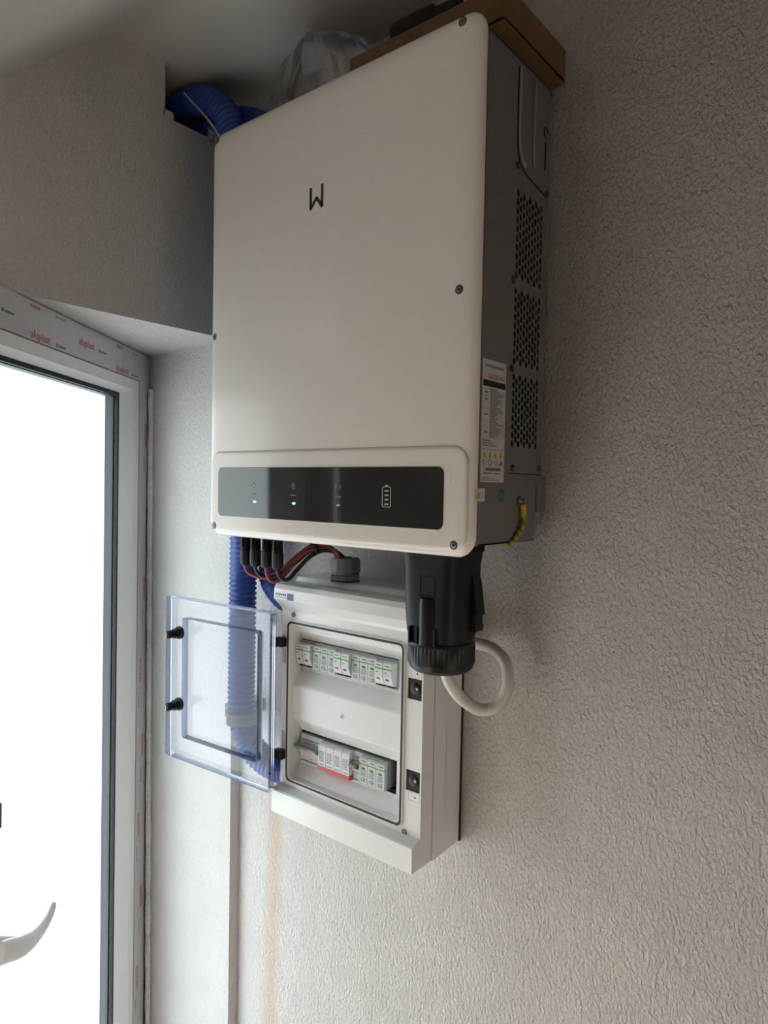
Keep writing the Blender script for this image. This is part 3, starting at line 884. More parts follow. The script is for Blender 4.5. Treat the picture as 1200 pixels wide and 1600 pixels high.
cable('solar_cable', [(CX[2], CY, 1.4460), (0.0792, -0.159, 1.436), (0.083, -0.155, 1.4235), (0.091, -0.147, 1.422), (0.098, -0.137, 1.432), (0.110, -0.123, 1.456), (0.128, -0.108, 1.475), (0.148, -0.088, 1.477), (0.163, -0.078, 1.473), (0.1685, -0.0765, 1.462)], 0.0036, CABR, 'red cable dropping in a tight loop before arching to the grey gland', group=SG)
cable('solar_cable', [(CX[3], CY, 1.4470), (0.1060, -0.158, 1.437), (0.107, -0.150, 1.4275), (0.112, -0.140, 1.427), (0.118, -0.125, 1.443), (0.130, -0.108, 1.464), (0.146, -0.092, 1.4745), (0.162, -0.075, 1.471), (0.172, -0.069, 1.462)], 0.0036, CABK, 'black cable arching from the plug nearest the grey gland', group=SG)
bm = bmesh.new(); lathe(bm, (0.1385, -0.101, 1.4785), (0.75, 0.55, 0.1), [(0.0098, -0.0018), (0.0102, 0), (0.0098, 0.0018)], 16)
box(bm, 0.134, 0.139, -0.114, -0.109, 1.484, 1.4905)
tag(link('cable_tie', bm, CABK, smooth=40, origin=(0.1385, -0.101, 1.4785)), 'black cable tie round the red and black cables', 'cable tie')

# ------------------------------------------------------------------ distribution box
X0, X1, Z0, Z1 = 0.0655, 0.373, 1.012, 1.418
db = thing('distribution_box', 'white plastic distribution box with its transparent lid swung open below the inverter', 'electrical box', ((X0 + X1) / 2, 0, Z0))
bm = bmesh.new()
prof = [(-0.0005, Z0 + 0.004), (-0.0785, Z0), (-0.0785, 1.06), (-0.045, 1.06), (-0.045, 1.36), (-0.0785, 1.36), (-0.0785, 1.414), (-0.074, 1.421), (-0.066, 1.4225), (-0.0005, 1.4225)]
prism_x(bm, prof, X0, X1)
for a_, b_ in ((X0, X0 + 0.003), (X1 - 0.003, X1)): box(bm, a_, b_, -0.0785, -0.044, 1.0595, 1.3605)
tag(link('base', bm, BOXW, db), 'white rear tray against the wall')
OX0, OX1, OZ0, OZ1 = 0.0865, 0.3345, 1.0715, 1.3445
bm = bmesh.new()
top = [(-0.080, 1.4135), (-0.117, 1.4165), (-0.126, 1.4135), (-0.1302, 1.406), (-0.1302, 1.388), (-0.114, 1.372), (-0.110, 1.366), (-0.110, OZ1), (-0.080, OZ1)]
prism_x(bm, top, X0, X1)
bot = [(-0.080, Z0 + 0.002), (-0.1302, Z0 + 0.001), (-0.1302, 1.0515), (-0.1275, 1.0535), (-0.110, 1.058), (-0.110, OZ0), (-0.080, OZ0)]
prism_x(bm, bot, X0, X1)
box(bm, X0, OX0, -0.110, -0.080, OZ0, OZ1)
# right stile with sunken latch pockets
for z0, z1 in ((OZ0, 1.1265), (1.1585, 1.2665), (1.2985, OZ1)):
    box(bm, OX1, X1, -0.110, -0.080, z0, z1)
for z0, z1 in ((1.1265, 1.1585), (1.2665, 1.2985)):
    box(bm, OX1, 0.3445, -0.110, -0.080, z0, z1)
    box(bm, 0.3705, X1, -0.110, -0.080, z0, z1)
link('cover_frame', bm, BOXW, db)
for z0, z1 in ((1.1265, 1.1585), (1.2665, 1.2985)):
    bm = bmesh.new(); box(bm, 0.3446, 0.3704, -0.1085, -0.0805, z0 + 0.0001, z1 - 0.0001)
    lt = tag(link('latch_pocket', bm, BLACK, db), 'square black latch pocket')
    bm = bmesh.new(); lathe(bm, (0.3575, -0.1085, (z0 + z1) / 2), (0, -1, 0), [(0.009, -0.001), (0.009, 0.001), (0.007, 0.002)], 18)
    l2 = link('latch_socket', bm, BLACK2, lt, smooth=40)
    bm = bmesh.new(); box(bm, 0.3600, 0.3635, -0.1108, -0.1100, (z0 + z1) / 2 - 0.001, (z0 + z1) / 2 + 0.003)
    link('latch_pin', bm, STEEL, lt)
for zc in (1.3065, 1.1185):
    bm = bmesh.new(); slab(bm, 0.349, 0.3705, zc - 0.0065, zc + 0.0065, 0.001, [(-0.1100, 0), (-0.1104, 0), (-0.1104, 0.0009), (-0.1100, 0.0009)], seg=2, closed=True)
    pk = link('sealing_lug', bm, BOXI, db)
    bm = bmesh.new(); lathe(bm, (0.3620, -0.1101, zc), (0, -1, 0), [(0.0013, 0), (0.0013, 0.0003)], 10)
    link('lug_hole', bm, DARK, pk)
# seal round the opening: white lip, dark rubber, white lip
bm = bmesh.new(); slab(bm, 0.0805, 0.3405, 1.0655, 1.3505, 0.011, [(-0.1095, 0), (-0.1130, 0), (-0.1134, 0.0004), (-0.1134, 0.0018), (-0.1095, 0.0018)], seg=6, closed=True)
link('rim', bm, BOXW, db)
bm = bmesh.new(); slab(bm, 0.0822, 0.3388, 1.0672, 1.3488, 0.010, [(-0.1095, 0), (-0.1139, 0), (-0.1139, 0.0036), (-0.1095, 0.0036)], seg=6, closed=True)
tag(link('door_seal', bm, SEAL, db, smooth=30), 'dark rubber seal round the opening')
bm = bmesh.new(); slab(bm, 0.0858, 0.3352, 1.0708, 1.3452, 0.008, [(-0.1095, 0), (-0.1134, 0), (-0.1134, 0.0012), (-0.085, 0.0016), (-0.085, -0.001), (-0.1095, -0.001)], seg=6, closed=True)
link('rim', bm, BOXW, db)
# inner cover plate with two module windows
W1 = (1.2640, 1.3125); W2 = (1.0955, 1.1495)
bm = bmesh.new()
def strip(pts, xa=OX0, xb=OX1):
    prism_x(bm, pts + [(y + 0.002, z) for y, z in reversed(pts)], xa, xb)
strip([(-0.100, 1.3448), (-0.0975, 1.330), (-0.082, 1.3190), (-0.0805, 1.3130)])
strip([(-0.0805, 1.2640), (-0.082, 1.2590), (-0.1005, 1.2370), (-0.1020, 1.2340), (-0.1020, 1.1780), (-0.1005, 1.1750), (-0.082, 1.1555), (-0.0805, 1.1500)])
strip([(-0.0805, 1.0955), (-0.082, 1.0910), (-0.0985, 1.0740), (-0.100, 1.0712)])
for z0, z1 in (W1, W2):
    box(bm, 0.3035, OX1, -0.0805, -0.0785, z0 - 0.001, z1 + 0.001)
    box(bm, OX0, 0.0872, -0.0805, -0.0785, z0 - 0.001, z1 + 0.001)
link('inner_cover', bm, BOXI, db)
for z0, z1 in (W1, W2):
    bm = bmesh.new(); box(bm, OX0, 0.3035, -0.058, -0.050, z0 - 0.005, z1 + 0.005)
    tag(link('window_recess', bm, mat('recess_grey', (0.16, 0.165, 0.17), rough=0.6), db), 'dark grey recess behind the modules')
bm = bmesh.new()
for x in (0.3075, 0.3135, 0.3195): box(bm, x, x + 0.0022, -0.0815, -0.0805, W2[0], W2[1] - 0.002)
link('blanking_strip', bm, BOXW, db)
def cross_screw(x, y, z, r, mt, parent):
    bm = bmesh.new(); lathe(bm, (x, y, z), (0, -1, 0), [(r, -0.001), (r, 0.0006), (r * 0.8, 0.0010), (r * 0.1, 0.0010)], 18)
    s = link('screw', bm, mt, parent, smooth=40)
    bm = bmesh.new(); box(bm, x - r * 0.55, x + r * 0.55, y - 0.0013, y - 0.0005, z - r * 0.12, z + r * 0.12); box(bm, x - r * 0.12, x + r * 0.12, y - 0.0013, y - 0.0005, z - r * 0.55, z + r * 0.55)
    link('screw_slot', bm, GREYP, s)
cross_screw(0.2035, -0.1020, 1.2040, 0.0052, BOXW, db)
cross_screw(0.0940, -0.1110, 1.3608, 0.0046, GREYP, db)
cross_screw(0.3434, -0.1110, 1.0605, 0.0046, GREYP, db)
for x, z in ((0.3585, 1.3470), (0.0775, 1.0655)):
    bm = bmesh.new(); slab(bm, x - 0.0045, x + 0.0045, z - 0.006, z + 0.006, 0.001, [(-0.1095, 0), (-0.1125, 0), (-0.1125, 0.0014), (-0.1105, 0.0014)], seg=2)
    link('corner_clip', bm, BOXW, db)
# maker's sticker on the upper lip
bm = bmesh.new(); box(bm, 0.0668, 0.1145, -0.1304, -0.1301, 1.3885, 1.4010)
st = tag(link('sticker', bm, BOXW, db), 'small white and blue maker sticker')
bm = bmesh.new(); box(bm, 0.0985, 0.1140, -0.1306, -0.1303, 1.3885, 1.4000)
link('sticker_field', bm, STICKB, st)
bm = bmesh.new()
for k in range(6): box(bm, 0.0695 + k * 0.0046, 0.0730 + k * 0.0046, -0.1306, -0.1303, 1.3945, 1.3985)
box(bm, 0.0690, 0.0970, -0.1306, -0.1303, 1.3908, 1.3918)
link('sticker_print', bm, STICKB, st)
# body seam on the right cheek
bm = bmesh.new(); box(bm, X1 - 0.0002, X1 + 0.0003, -0.0800, -0.0785, Z0 + 0.001, 1.413)
link('seam', bm, mat('seam_grey', (0.35, 0.34, 0.33), rough=0.7), db)
bm = bmesh.new(); box(bm, 0.3725, 0.3745, -0.0040, -0.0004, Z0 + 0.003, 1.4225)
link('rear_edge', bm, SEAL, db)
# grey gland on top
bm = bmesh.new(); lathe(bm, (GP[0], GP[1] + 0.012, 1.4225), (0, 0, 1), [(0.0285, 0), (0.0285, 0.002)], 6, a0=0.2)
gl = tag(link('cable_gland', bm, DARK, db), 'grey cable gland on top of the box')
gc = (GP[0], GP[1] + 0.012, 1.4245)
bm = bmesh.new(); lathe(bm, gc, (0, 0, 1), [(0.0280, 0), (0.0280, 0.008), (0.0265, 0.0095)], 6, a0=0.2)
link('hex_nut', bm, GREYP, gl)
bm = bmesh.new(); lathe(bm, gc, (0, 0, 1), [(0.0235, 0.009), (0.0235, 0.013)], 24)
link('thread', bm, GREYP, gl, smooth=40)
bm = bmesh.new(); lathe(bm, gc, (0, 0, 1), [(0.0245, 0.0125), (0.0258, 0.014), (0.0258, 0.031), (0.0235, 0.037), (0.0180, 0.0385), (0.0165, 0.033)], 12, a0=0.1)
link('dome_nut', bm, GREYP, gl, smooth=25)
# gland on the right cheek for the white cable
bm = bmesh.new(); lathe(bm, (X1, -0.046, 1.3510), (1, 0, 0), [(0.0165, 0), (0.0165, 0.010), (0.0150, 0.011), (0.0150, 0.030), (0.0125, 0.036), (0.0095, 0.037)], 16)
tag(link('cable_gland', bm, BOXI, db, smooth=30), 'white cable gland on the right cheek of the box')

# lid, swung right round on its hinges
LO = Vector((0.0755, -0.1205, 0)); LU = Vector((-0.99760, -0.06940, 0)); LN = Vector((0.06940, -0.99760, 0))
LZ0_, LZ1_ = 1.0515, 1.3650
LWD = 0.288
def LP(u, z, w_): 
    p = LO + LU * u + LN * w_
    return (p.x, p.y, z)
def lid_loops(bm, levels, seg=4, closed=False, r=0.004, cap0=True, cap1=True):
    loops = []
    for w_, ins in levels:
        loops.append([LP(u, z, w_) for u, z in rr(0.003 + ins, LWD - ins, LZ0_ + ins, LZ1_ - ins, r, seg)])
    loft(bm, loops, cap0=cap0, cap1=cap1, closed=closed)
bm = bmesh.new()
lid_loops(bm, [(0.002, 0.0415), (0.010, 0.040), (0.010, 0.0)], r=0.006, cap0=True, cap1=False)
lid = tag(link('lid', bm, LID, db), 'transparent smoky lid standing open')
bm = bmesh.new()
lid_loops(bm, [(0.010, 0.0), (0.024, 0.0), (0.024, 0.0022), (0.0105, 0.0022)], r=0.003, closed=True)
tag(link('lid_rim', bm, LIDE, lid), 'bluish rim of the lid')
bm = bmesh.new()
lid_loops(bm, [(0.0015, 0.0395), (0.0150, 0.0395), (0.0150, 0.0410), (0.0015, 0.0410)], r=0.006, closed=True)
tag(link('lid_step', bm, LIDE, lid), 'stepped inner edge of the lid')
for zc in (1.2945, 1.1545):   # quarter-turn locks
    bm = bmesh.new(); lathe(bm, LP(LWD - 0.030, zc, 0.012), LN, [(0.0125, 0), (0.0125, 0.004), (0.0100, 0.006), (0.0100, 0.014), (0.0080, 0.016), (0.0080, 0.030), (0.006, 0.032)], 16)
    lk = tag(link('lid_lock', bm, BLACK, lid, smooth=35), 'black quarter-turn lock')
    bm = bmesh.new()
    p = Vector(LP(LWD - 0.030, zc, 0.044)); 
    box(bm, p.x - 0.0025, p.x + 0.0025, p.y - 0.0015, p.y + 0.003, zc - 0.005, zc + 0.005)
    link('lock_blade', bm, GREYP, lk)
for zc in (1.3100, 1.1110):   # hinges
    bm = bmesh.new(); box(bm, 0.058, 0.0795, -0.1245, -0.1090, zc - 0.0075, zc + 0.0075, bev=0.0012, seg=2)
    lathe(bm, (0.0625, -0.126, zc - 0.0085), (0, 0, 1), [(0.005, 0), (0.005, 0.017)], 14)
    tag(link('hinge', bm, BLACK2, db, smooth=40), 'black lid hinge')
for z0, z1 in ((1.272, 1.298), (1.125, 1.152)):  # flat grey plates paint the shade of the hinge-side recesses
    bm = bmesh.new(); box(bm, 0.0672, 0.0790, -0.1104, -0.1098, z0, z1)
    link('pocket_shade', bm, mat('pocket_shade_grey', (0.42, 0.42, 0.41), rough=0.5), db)

# ------------------------------------------------------------------ modules on the two rails
MW = 0.018
ROW1 = 'fuse holders and surge arresters on the upper rail'
ROW2 = 'modules on the lower rail'
def front_print(bm, x0, x1, z0, z1, y, rows, rng):
    """rows of illegible small print as short raised bars"""
    h = (z1 - z0) / rows
    for r in range(rows):
        x = x0 + (x1 - x0) * rng.random() * 0.1
        while x < x1 - 0.001:
            wd = min(0.0012 + rng.random() * 0.002, x1 - x)
            box(bm, x, x + wd, y - 0.0002, y + 0.0001, z1 - (r + 0.75) * h, z1 - (r + 0.3) * h)
            x += wd + 0.0007
def fuse_holder(x, zc, label):
    t = tag(thing('fuse_holder', label, 'fuse holder', (x + MW, -0.07, zc - 0.0225)), label, 'fuse holder', ROW1)
    zb, zt = zc - 0.0225, zc + 0.0225
    bm = bmesh.new(); box(bm, x + 0.0002, x + 2 * MW - 0.0002, -0.0850, -0.0560, zb, zt)
    link('body', bm, MODG, t)
    for k in range(2):
        a, b = x + k * MW + 0.0009, x + (k + 1) * MW - 0.0004
        bm = bmesh.new(); prism_x(bm, [(-0.0848, zt - 0.004), (-0.0985, zt - 0.004), (-0.0990, zt - 0.006), (-0.0990, zt - 0.026), (-0.0925, zb + 0.005), (-0.0900, zb + 0.004), (-0.0848, zb + 0.004)], a, b)
        lv = link('lever', bm, MODL, t)
        bm = bmesh.new(); box(bm, a, b, -0.0993, -0.0984, zt - 0.0145, zt - 0.0120)
        link('stripe', bm, GRN, lv)
        bm = bmesh.new()
        box(bm, a + 0.003, b - 0.004, -0.0992, -0.0985, zt - 0.009, zt - 0.0075)
        box(bm, a + 0.003, b - 0.009, -0.0992, -0.0985, zt - 0.020, zt - 0.0185)
        link('print', bm, INKG, lv)
        bm = bmesh.new(); 
        vs = box(bm, a + 0.004, a + 0.0105, -0.0978, -0.0965, zt - 0.0315, zt - 0.0285)
        link('fuse_window', bm, (REDS if k else RED), lv)
        bm = bmesh.new(); box(bm, a + 0.001, b - 0.001, -0.0900, -0.0845, zb + 0.0015, zb + 0.0035)
        link('lever_gap', bm, DARK, t)
    return t
def surge(x, zc, n, label, group, cat='surge arrester', blank=False):
    t = tag(thing('surge_arrester', label, cat, (x + n * MW / 2, -0.07, zc - 0.0225)), label, cat, group)
    zb, zt = zc - 0.0225, zc + 0.0225
    bm = bmesh.new(); box(bm, x + 0.0002, x + n * MW - 0.0002, -0.0850, -0.0560, zb, zt)
    link('body', bm, MODG, t)
    rng = random.Random(int(x * 1e4))
    for k in range(n):
        a, b = x + k * MW + 0.0005, x + (k + 1) * MW - 0.0004
        bm = bmesh.new(); prism_x(bm, [(-0.0848, zt - 0.003), (-0.0905, zt - 0.003), (-0.0925, zt - 0.0045), (-0.0925, zb + 0.0015), (-0.0915, zb + 0.0005), (-0.0848, zb + 0.0005)], a, b)
        p = link('cartridge', bm, MODW, t)
        bm = bmesh.new(); box(bm, a, b, -0.0928, -0.0920, zt - 0.0135, zt - 0.0115)
        link('stripe', bm, GRN, p)
        bm = bmesh.new()
        box(bm, a + 0.0045, b - 0.003, -0.0928, -0.0922, zt - 0.0085, zt - 0.0068)
        box(bm, a + 0.005, b - 0.005, -0.0928, -0.0922, zt - 0.0215, zt - 0.0180)
        if not blank: front_print(bm, a + 0.003, b - 0.003, zb + 0.0125, zb + 0.0225, -0.0925, 4, rng)
        link('print', bm, INKG, p)
        text('CE', 0.0082, (a + 0.0036, -0.0926, zb + 0.0042), (1, 0, 0), (0, 0, 1), INK, p)
    return t
zc1 = 1.2890
xs = 0.0878
fuse_holder(xs, zc1, 'pale two-pole fuse holder at the hinge end of the upper rail')
surge(xs + 2 * MW, zc1, 3, 'three-pole surge arrester between the hinge-end and middle fuse holders', ROW1)
fuse_holder(xs + 5 * MW, zc1, 'pale two-pole fuse holder in the middle of the upper rail')
surge(xs + 7 * MW, zc1, 3, 'three-pole surge arrester between the middle and latch-end fuse holders', ROW1)
fuse_holder(xs + 10 * MW, zc1, 'pale two-pole fuse holder at the latch end of the upper rail')
zc2 = 1.1225
def breaker(x, n, label):
    zb, zt = zc2 - 0.0225, zc2 + 0.0225
    t = tag(thing('circuit_breaker', label, 'breaker', (x + n * MW / 2, -0.07, zb)), label, 'breaker', ROW2)
    bm = bmesh.new(); prism_x(bm, [(-0.056, zt), (-0.0840, zt), (-0.0860, zt - 0.006), (-0.0860, zt - 0.016), (-0.0905, zt - 0.018), (-0.0905, zt - 0.030), (-0.0860, zt - 0.032), (-0.0850, zb), (-0.056, zb)], x + 0.0002, x + n * MW - 0.0002)
    link('body', bm, MODW, t)
    bm = bmesh.new(); box(bm, x + 0.0005, x + n * MW - 0.0005, -0.0864, -0.0850, zt - 0.0085, zt - 0.0070)
    link('stripe', bm, BLUEL, t)
    bm = bmesh.new()
    prism_x(bm, [(-0.090, zt - 0.0175), (-0.1000, zt - 0.0150), (-0.1030, zt - 0.0165), (-0.1020, zt - 0.0205), (-0.0905, zt - 0.0260)], x + (0.0005 if n > 1 else 0.003), x + n * MW - (0.0005 if n > 1 else 0.003))
    tag(link('toggle', bm, GREYP, t), 'grey toggle bar')
    for k in range(n):
        bm = bmesh.new(); box(bm, x + k * MW + 0.006, x + k * MW + 0.011, -0.0912, -0.0903, zt - 0.0290, zt - 0.0262)
        link('toggle_marker', bm, MODL, t)
        bm = bmesh.new(); lathe(bm, (x + (k + 0.5) * MW, -0.0850, zb + 0.005), (0, -1, 0), [(0.0026, 0), (0.0026, 0.0004)], 12)
        link('terminal_screw', bm, MODG, t)
    if n == 1:
        bm = bmesh.new(); box(bm, x + 0.001, x + MW - 0.001, -0.0868, -0.0850, zb + 0.001, zb + 0.0115)
        tag(link('data_plate', bm, mat('plate_pale_blue', (0.60, 0.70, 0.72), rough=0.4), t), 'pale bluish data plate')
    return t
x2 = 0.0905
breaker(x2, 3, 'three-pole breaker with blue line and grey toggle bar')
t = tag(thing('surge_arrester', '', '', (x2 + 5 * MW, -0.07, zc2 - 0.0225)), 'four-pole surge arrester with a red strip along its foot', 'surge arrester', ROW2)
zb, zt = zc2 - 0.0225, zc2 + 0.0225
bm = bmesh.new(); box(bm, x2 + 3 * MW + 0.0002, x2 + 7 * MW - 0.0002, -0.0850, -0.0560, zb, zt)
link('body', bm, MODG, t)
rng = random.Random(11)
for k in range(4):
    a, b = x2 + (3 + k) * MW + 0.0004, x2 + (4 + k) * MW - 0.0004
    bm = bmesh.new(); prism_x(bm, [(-0.0848, zt - 0.001), (-0.0930, zt - 0.001), (-0.0965, zt - 0.004), (-0.0965, zb + 0.0055), (-0.0848, zb + 0.0055)], a, b)
    p = link('cartridge', bm, MODL, t)
    bm = bmesh.new(); front_print(bm, a + 0.002, b - 0.003, zb + 0.014, zt - 0.0125, -0.0965, 6, rng); front_print(bm, a + 0.002, b - 0.003, zb + 0.0070, zb + 0.0105, -0.0965, 1, rng)
    link('print', bm, INKG, p)
    bm = bmesh.new(); prism_x(bm, [(-0.0848, zb + 0.0053), (-0.0967, zb + 0.0053), (-0.0967, zb - 0.001), (-0.0940, zb - 0.0025), (-0.0848, zb - 0.0025)], a - 0.0004, b + 0.0004)
    tag(link('foot', bm, PINKR, t), 'red foot strip')
breaker(x2 + 7 * MW, 1, 'single-pole breaker wedged between the two surge arresters of the lower rail')
surge(x2 + 8 * MW, zc2, 3, 'grey three-pole surge arrester beside the blank strip of the lower rail', ROW2)

# ------------------------------------------------------------------ black AC connector housing and white cable
AX, AY = 0.4310, -0.150
ac = thing('connector_housing', 'large black cylindrical cable connector hanging under the inverter', 'connector', (AX, AY, 1.512))
bm = bmesh.new()
def sq(r, p, k, n=48):   # a rounded-square section
    a = 2 * math.pi * k / n
    c, s = math.cos(a), math.sin(a)
    d = (abs(c) ** p + abs(s) ** p) ** (-1.0 / p)
    return (AX + r * d * c, AY + r * d * s)
def sec(r, p, z): return [(*sq(r, p, k), z) for k in range(48)]
loft(bm, [sec(0.0460, 6, 1.5135), sec(0.0460, 6, 1.499), sec(0.0440, 6, 1.4975), sec(0.0430, 5, 1.480), sec(0.0430, 4, 1.420), sec(0.0432, 3, 1.390), sec(0.0430, 2.2, 1.376)])
link('sleeve', bm, BLACK, ac, smooth=30)
bm = bmesh.new()
loops = []
for r, z, rib in ((0.0425, 1.378, 0), (0.0462, 1.376, 0), (0.0466, 1.372, 0), (0.0466, 1.3715, 1), (0.0466, 1.347, 1), (0.0460, 1.3465, 0), (0.0440, 1.340, 0), (0.0390, 1.3355, 0), (0.0150, 1.3350, 0)):
    loops.append([(AX + (r - (0.0012 if rib and k % 2 else 0)) * math.cos(2 * math.pi * k / 96), AY + (r - (0.0012 if rib and k % 2 else 0)) * math.sin(2 * math.pi * k / 96), z) for k in range(96)])
loft(bm, loops)
tag(link('screw_cap', bm, BLACK2, ac, smooth=28), 'ribbed black screw cap')
bm = bmesh.new()   # raised half-round boss and fins on the front, snap latch towards the wall side
lathe(bm, (AX + 0.0050, AY - 0.0370, 1.376), (0, 0, 1), [(0.0140, 0), (0.0140, 0.058), (0.0125, 0.062)], 20)
link('boss', bm, BLACK2, ac, smooth=35)
for dx in (-0.022, -0.010, 0.019):
    bm = bmesh.new(); prism_z(bm, [(AX + dx - 0.0012, AY - 0.034), (AX + dx + 0.0012, AY - 0.034), (AX + dx + 0.0012, AY - 0.0465), (AX + dx - 0.0012, AY - 0.0465)], 1.376, 1.398)
    link('fin', bm, BLACK2, ac)
bm = bmesh.new(); slab(bm, AX - 0.008, AX + 0.016, 1.440, 1.468, 0.001, [(AY - 0.0425, 0), (AY - 0.0438, 0), (AY - 0.0438, 0.0012), (AY - 0.0425, 0.0012)], seg=2, closed=True)
link('moulded_frame', bm, BLACK2, ac)
bm = bmesh.new()
prism = [(0.0425, 1.470), (0.0470, 1.455), (0.0520, 1.418), (0.0520, 1.414), (0.0490, 1.414), (0.0490, 1.402), (0.0510, 1.400), (0.0500, 1.392), (0.0425, 1.392)]
a = [bm.verts.new((AX + dx, AY + 0.006, z)) for dx, z in prism]; b = [bm.verts.new((AX + dx, AY + 0.026, z)) for dx, z in prism]
for i in range(len(prism)): bm.faces.new((a[i], a[(i + 1) % len(prism)], b[(i + 1) % len(prism)], b[i]))
bm.faces.new(a); bm.faces.new(b)
tag(link('snap_latch', bm, BLACK, ac), 'black snap latch')
cable('power_cable', [(AX + 0.006, AY, 1.345), (0.4385, -0.149, 1.333), (0.4425, -0.140, 1.312), (0.4480, -0.118, 1.2875), (0.4630, -0.093, 1.2705), (0.4820, -0.077, 1.2800), (0.4900, -0.067, 1.3060), (0.4800, -0.058, 1.3350), (0.4560, -0.051, 1.3490), (0.4300, -0.047, 1.3520), (0.405, -0.046, 1.3512)], 0.0088, CABW, 'thick white power cable looping from the black connector into the box')

# ------------------------------------------------------------------ blue corrugated conduits
def conduit(pts, r, label):
    bm = bmesh.new()
    pat = (1.0, 1.0, 0.90, 0.90)
    tube(bm, pts, lambda i, s: r * pat[i % 4], step=0.0024, n=20)
    o = link('corrugated_conduit', bm, BLUE, smooth=65, origin=pts[0])
    return tag(o, label, 'conduit', 'blue corrugated conduits')
conduit([(-0.34, -0.116, 2.320), (-0.26, -0.116, 2.325), (-0.195, -0.116, 2.325), (-0.150, -0.112, 2.312), (-0.114, -0.103, 2.278), (-0.092, -0.091, 2.220), (-0.082, -0.083, 2.14), (-0.0795, -0.080, 2.0), (-0.0795, -0.080, 1.7), (-0.0795, -0.080, 1.45), (-0.0800, -0.080, 1.30), (-0.0815, -0.079, 1.165), (-0.076, -0.077, 1.115), (-0.058, -0.072, 1.078), (-0.022, -0.064, 1.056), (0.020, -0.058, 1.050), (0.064, -0.057, 1.050)],
        0.0265, 'thick blue corrugated conduit running down the corner behind the open lid')
conduit([(-0.34, -0.082, 2.283), (-0.25, -0.082, 2.288), (-0.19, -0.078, 2.292), (-0.125, -0.058, 2.298), (-0.070, -0.036, 2.272), (-0.050, -0.026, 2.21), (-0.047, -0.0245, 2.1), (-0.047, -0.0245, 1.9), (-0.050, -0.0245, 1.60), (-0.056, -0.026, 1.470), (-0.061, -0.033, 1.428), (-0.050, -0.041, 1.402), (-0.026, -0.046, 1.381), (0.002, -0.048, 1.366), (0.033, -0.048, 1.360), (0.064, -0.048, 1.359)],
        0.0185, 'thinner blue corrugated conduit bending into the hinge side of the box')
bm = bmesh.new()
lathe(bm, (-0.0805, -0.0780, 1.1210), (0, 0, 1), [(0.0270, 0), (0.0300, 0.001), (0.0300, 0.025), (0.0270, 0.026)], 28)
box(bm, -0.136, -0.106, -0.076, -0.0005, 1.121, 1.147)
tag(link('pipe_clamp', bm, GREYP, smooth=40, origin=(-0.0805, -0.078, 1.121)), 'grey pipe clamp holding the thick conduit behind the lid', 'clamp')
# dangling white thread along the conduit at the hole
bm = bmesh.new(); tube(bm, [(-0.195, -0.142, 2.330), (-0.172, -0.138, 2.306), (-0.150, -0.134, 2.284), (-0.128, -0.126, 2.256), (-0.112, -0.116, 2.228), (-0.104, -0.108, 2.205)], lambda i, s: 0.0013 + 0.0010 * math.sin(i * 1.7) ** 2, step=0.004, n=6)
tag(link('plaster_string', bm, CABW, smooth=60, origin=(-0.18, -0.184, 2.30)), 'crumbly white string along the conduit at the wall hole', 'string')

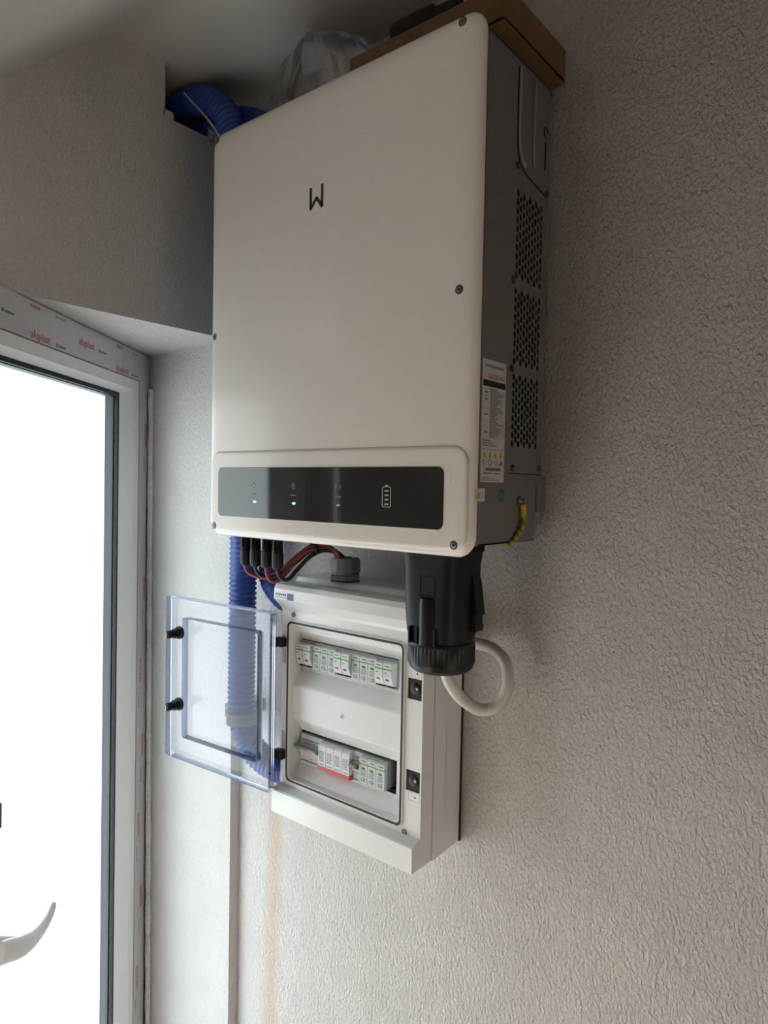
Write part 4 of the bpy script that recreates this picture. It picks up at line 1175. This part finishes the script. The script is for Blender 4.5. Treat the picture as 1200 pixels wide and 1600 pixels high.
# ------------------------------------------------------------------ on top of the inverter: cardboard tray and a plastic bag
ct = thing('cardboard_tray', 'shallow brown cardboard tray lying on top of the inverter', 'cardboard box', (0.40, -0.1, 2.1602))
TX0, TX1, TY0, TY1, TZ0, TZ1 = 0.265, 0.522, -0.176, -0.004, 2.1520, 2.2080
TZ0 = 2.1618
bm = bmesh.new(); box(bm, TX0, TX1, TY0, TY1, TZ0, TZ0 + 0.004)
link('tray_bottom', bm, CARD, ct)
for a in ((TX0, TX1, TY0, TY0 + 0.004), (TX0, TX1, TY1 - 0.004, TY1), (TX0, TX0 + 0.004, TY0 + 0.0041, TY1 - 0.0041), (TX1 - 0.004, TX1, TY0 + 0.0041, TY1 - 0.0041)):
    bm = bmesh.new(); box(bm, *a, TZ0 + 0.0001, TZ1, bev=0.0008, seg=1)
    link('tray_side', bm, CARD, ct)
bg_ = bmesh.new()
rng = random.Random(5)
NU, NV = 14, 9
def bag_pt(u, v):
    ridge = math.sin(math.pi * min(1.0, 0.10 + 0.90 * v)) ** 0.7
    x = 0.050 + 0.205 * u + 0.012 * math.sin(5 * v + 2 * u)
    y = -0.168 + 0.125 * v
    top = 2.345 - 0.055 * abs(u - 0.35) - 0.03 * u
    z = 2.166 + (top - 2.166) * ridge * min(1.0, 0.45 + 3.0 * u)
    return x, y, z
grid = []
for i in range(NU + 1):
    row = []
    for j in range(NV + 1):
        x, y, z = bag_pt(i / NU, j / NV)
        row.append(bg_.verts.new((x + rng.uniform(-0.005, 0.005), y + rng.uniform(-0.004, 0.004), max(2.158, min(z + rng.uniform(-0.006, 0.004), 2.350)))))
    grid.append(row)
for i in range(NU):
    for j in range(NV):
        q = (grid[i][j], grid[i + 1][j], grid[i + 1][j + 1], grid[i][j + 1])
        if (i + j) % 2:
            bg_.faces.new((q[0], q[1], q[2])); bg_.faces.new((q[0], q[2], q[3]))
        else:
            bg_.faces.new((q[0], q[1], q[3])); bg_.faces.new((q[1], q[2], q[3]))
pb = tag(link('plastic_bag', bg_, BAG, origin=(0.15, -0.1, 2.165), smooth=40), 'crumpled clear plastic bag beside the cardboard tray', 'bag')
bm = bmesh.new()
lathe(bm, (0.305, -0.120, 2.2450), (1, 0.1, 0.05), [(0.016, 0), (0.022, 0.004), (0.024, 0.02), (0.024, 0.07), (0.019, 0.075), (0.019, 0.11)], 14)
lathe(bm, (0.330, -0.090, 2.2300), (1, -0.1, 0.0), [(0.012, 0), (0.020, 0.004), (0.020, 0.10), (0.012, 0.105)], 12)
tag(link('spare_fitting', bm, BLACK, smooth=35, origin=(0.33, -0.11, 2.21)), 'black plastic fitting lying in the cardboard tray', 'fitting')
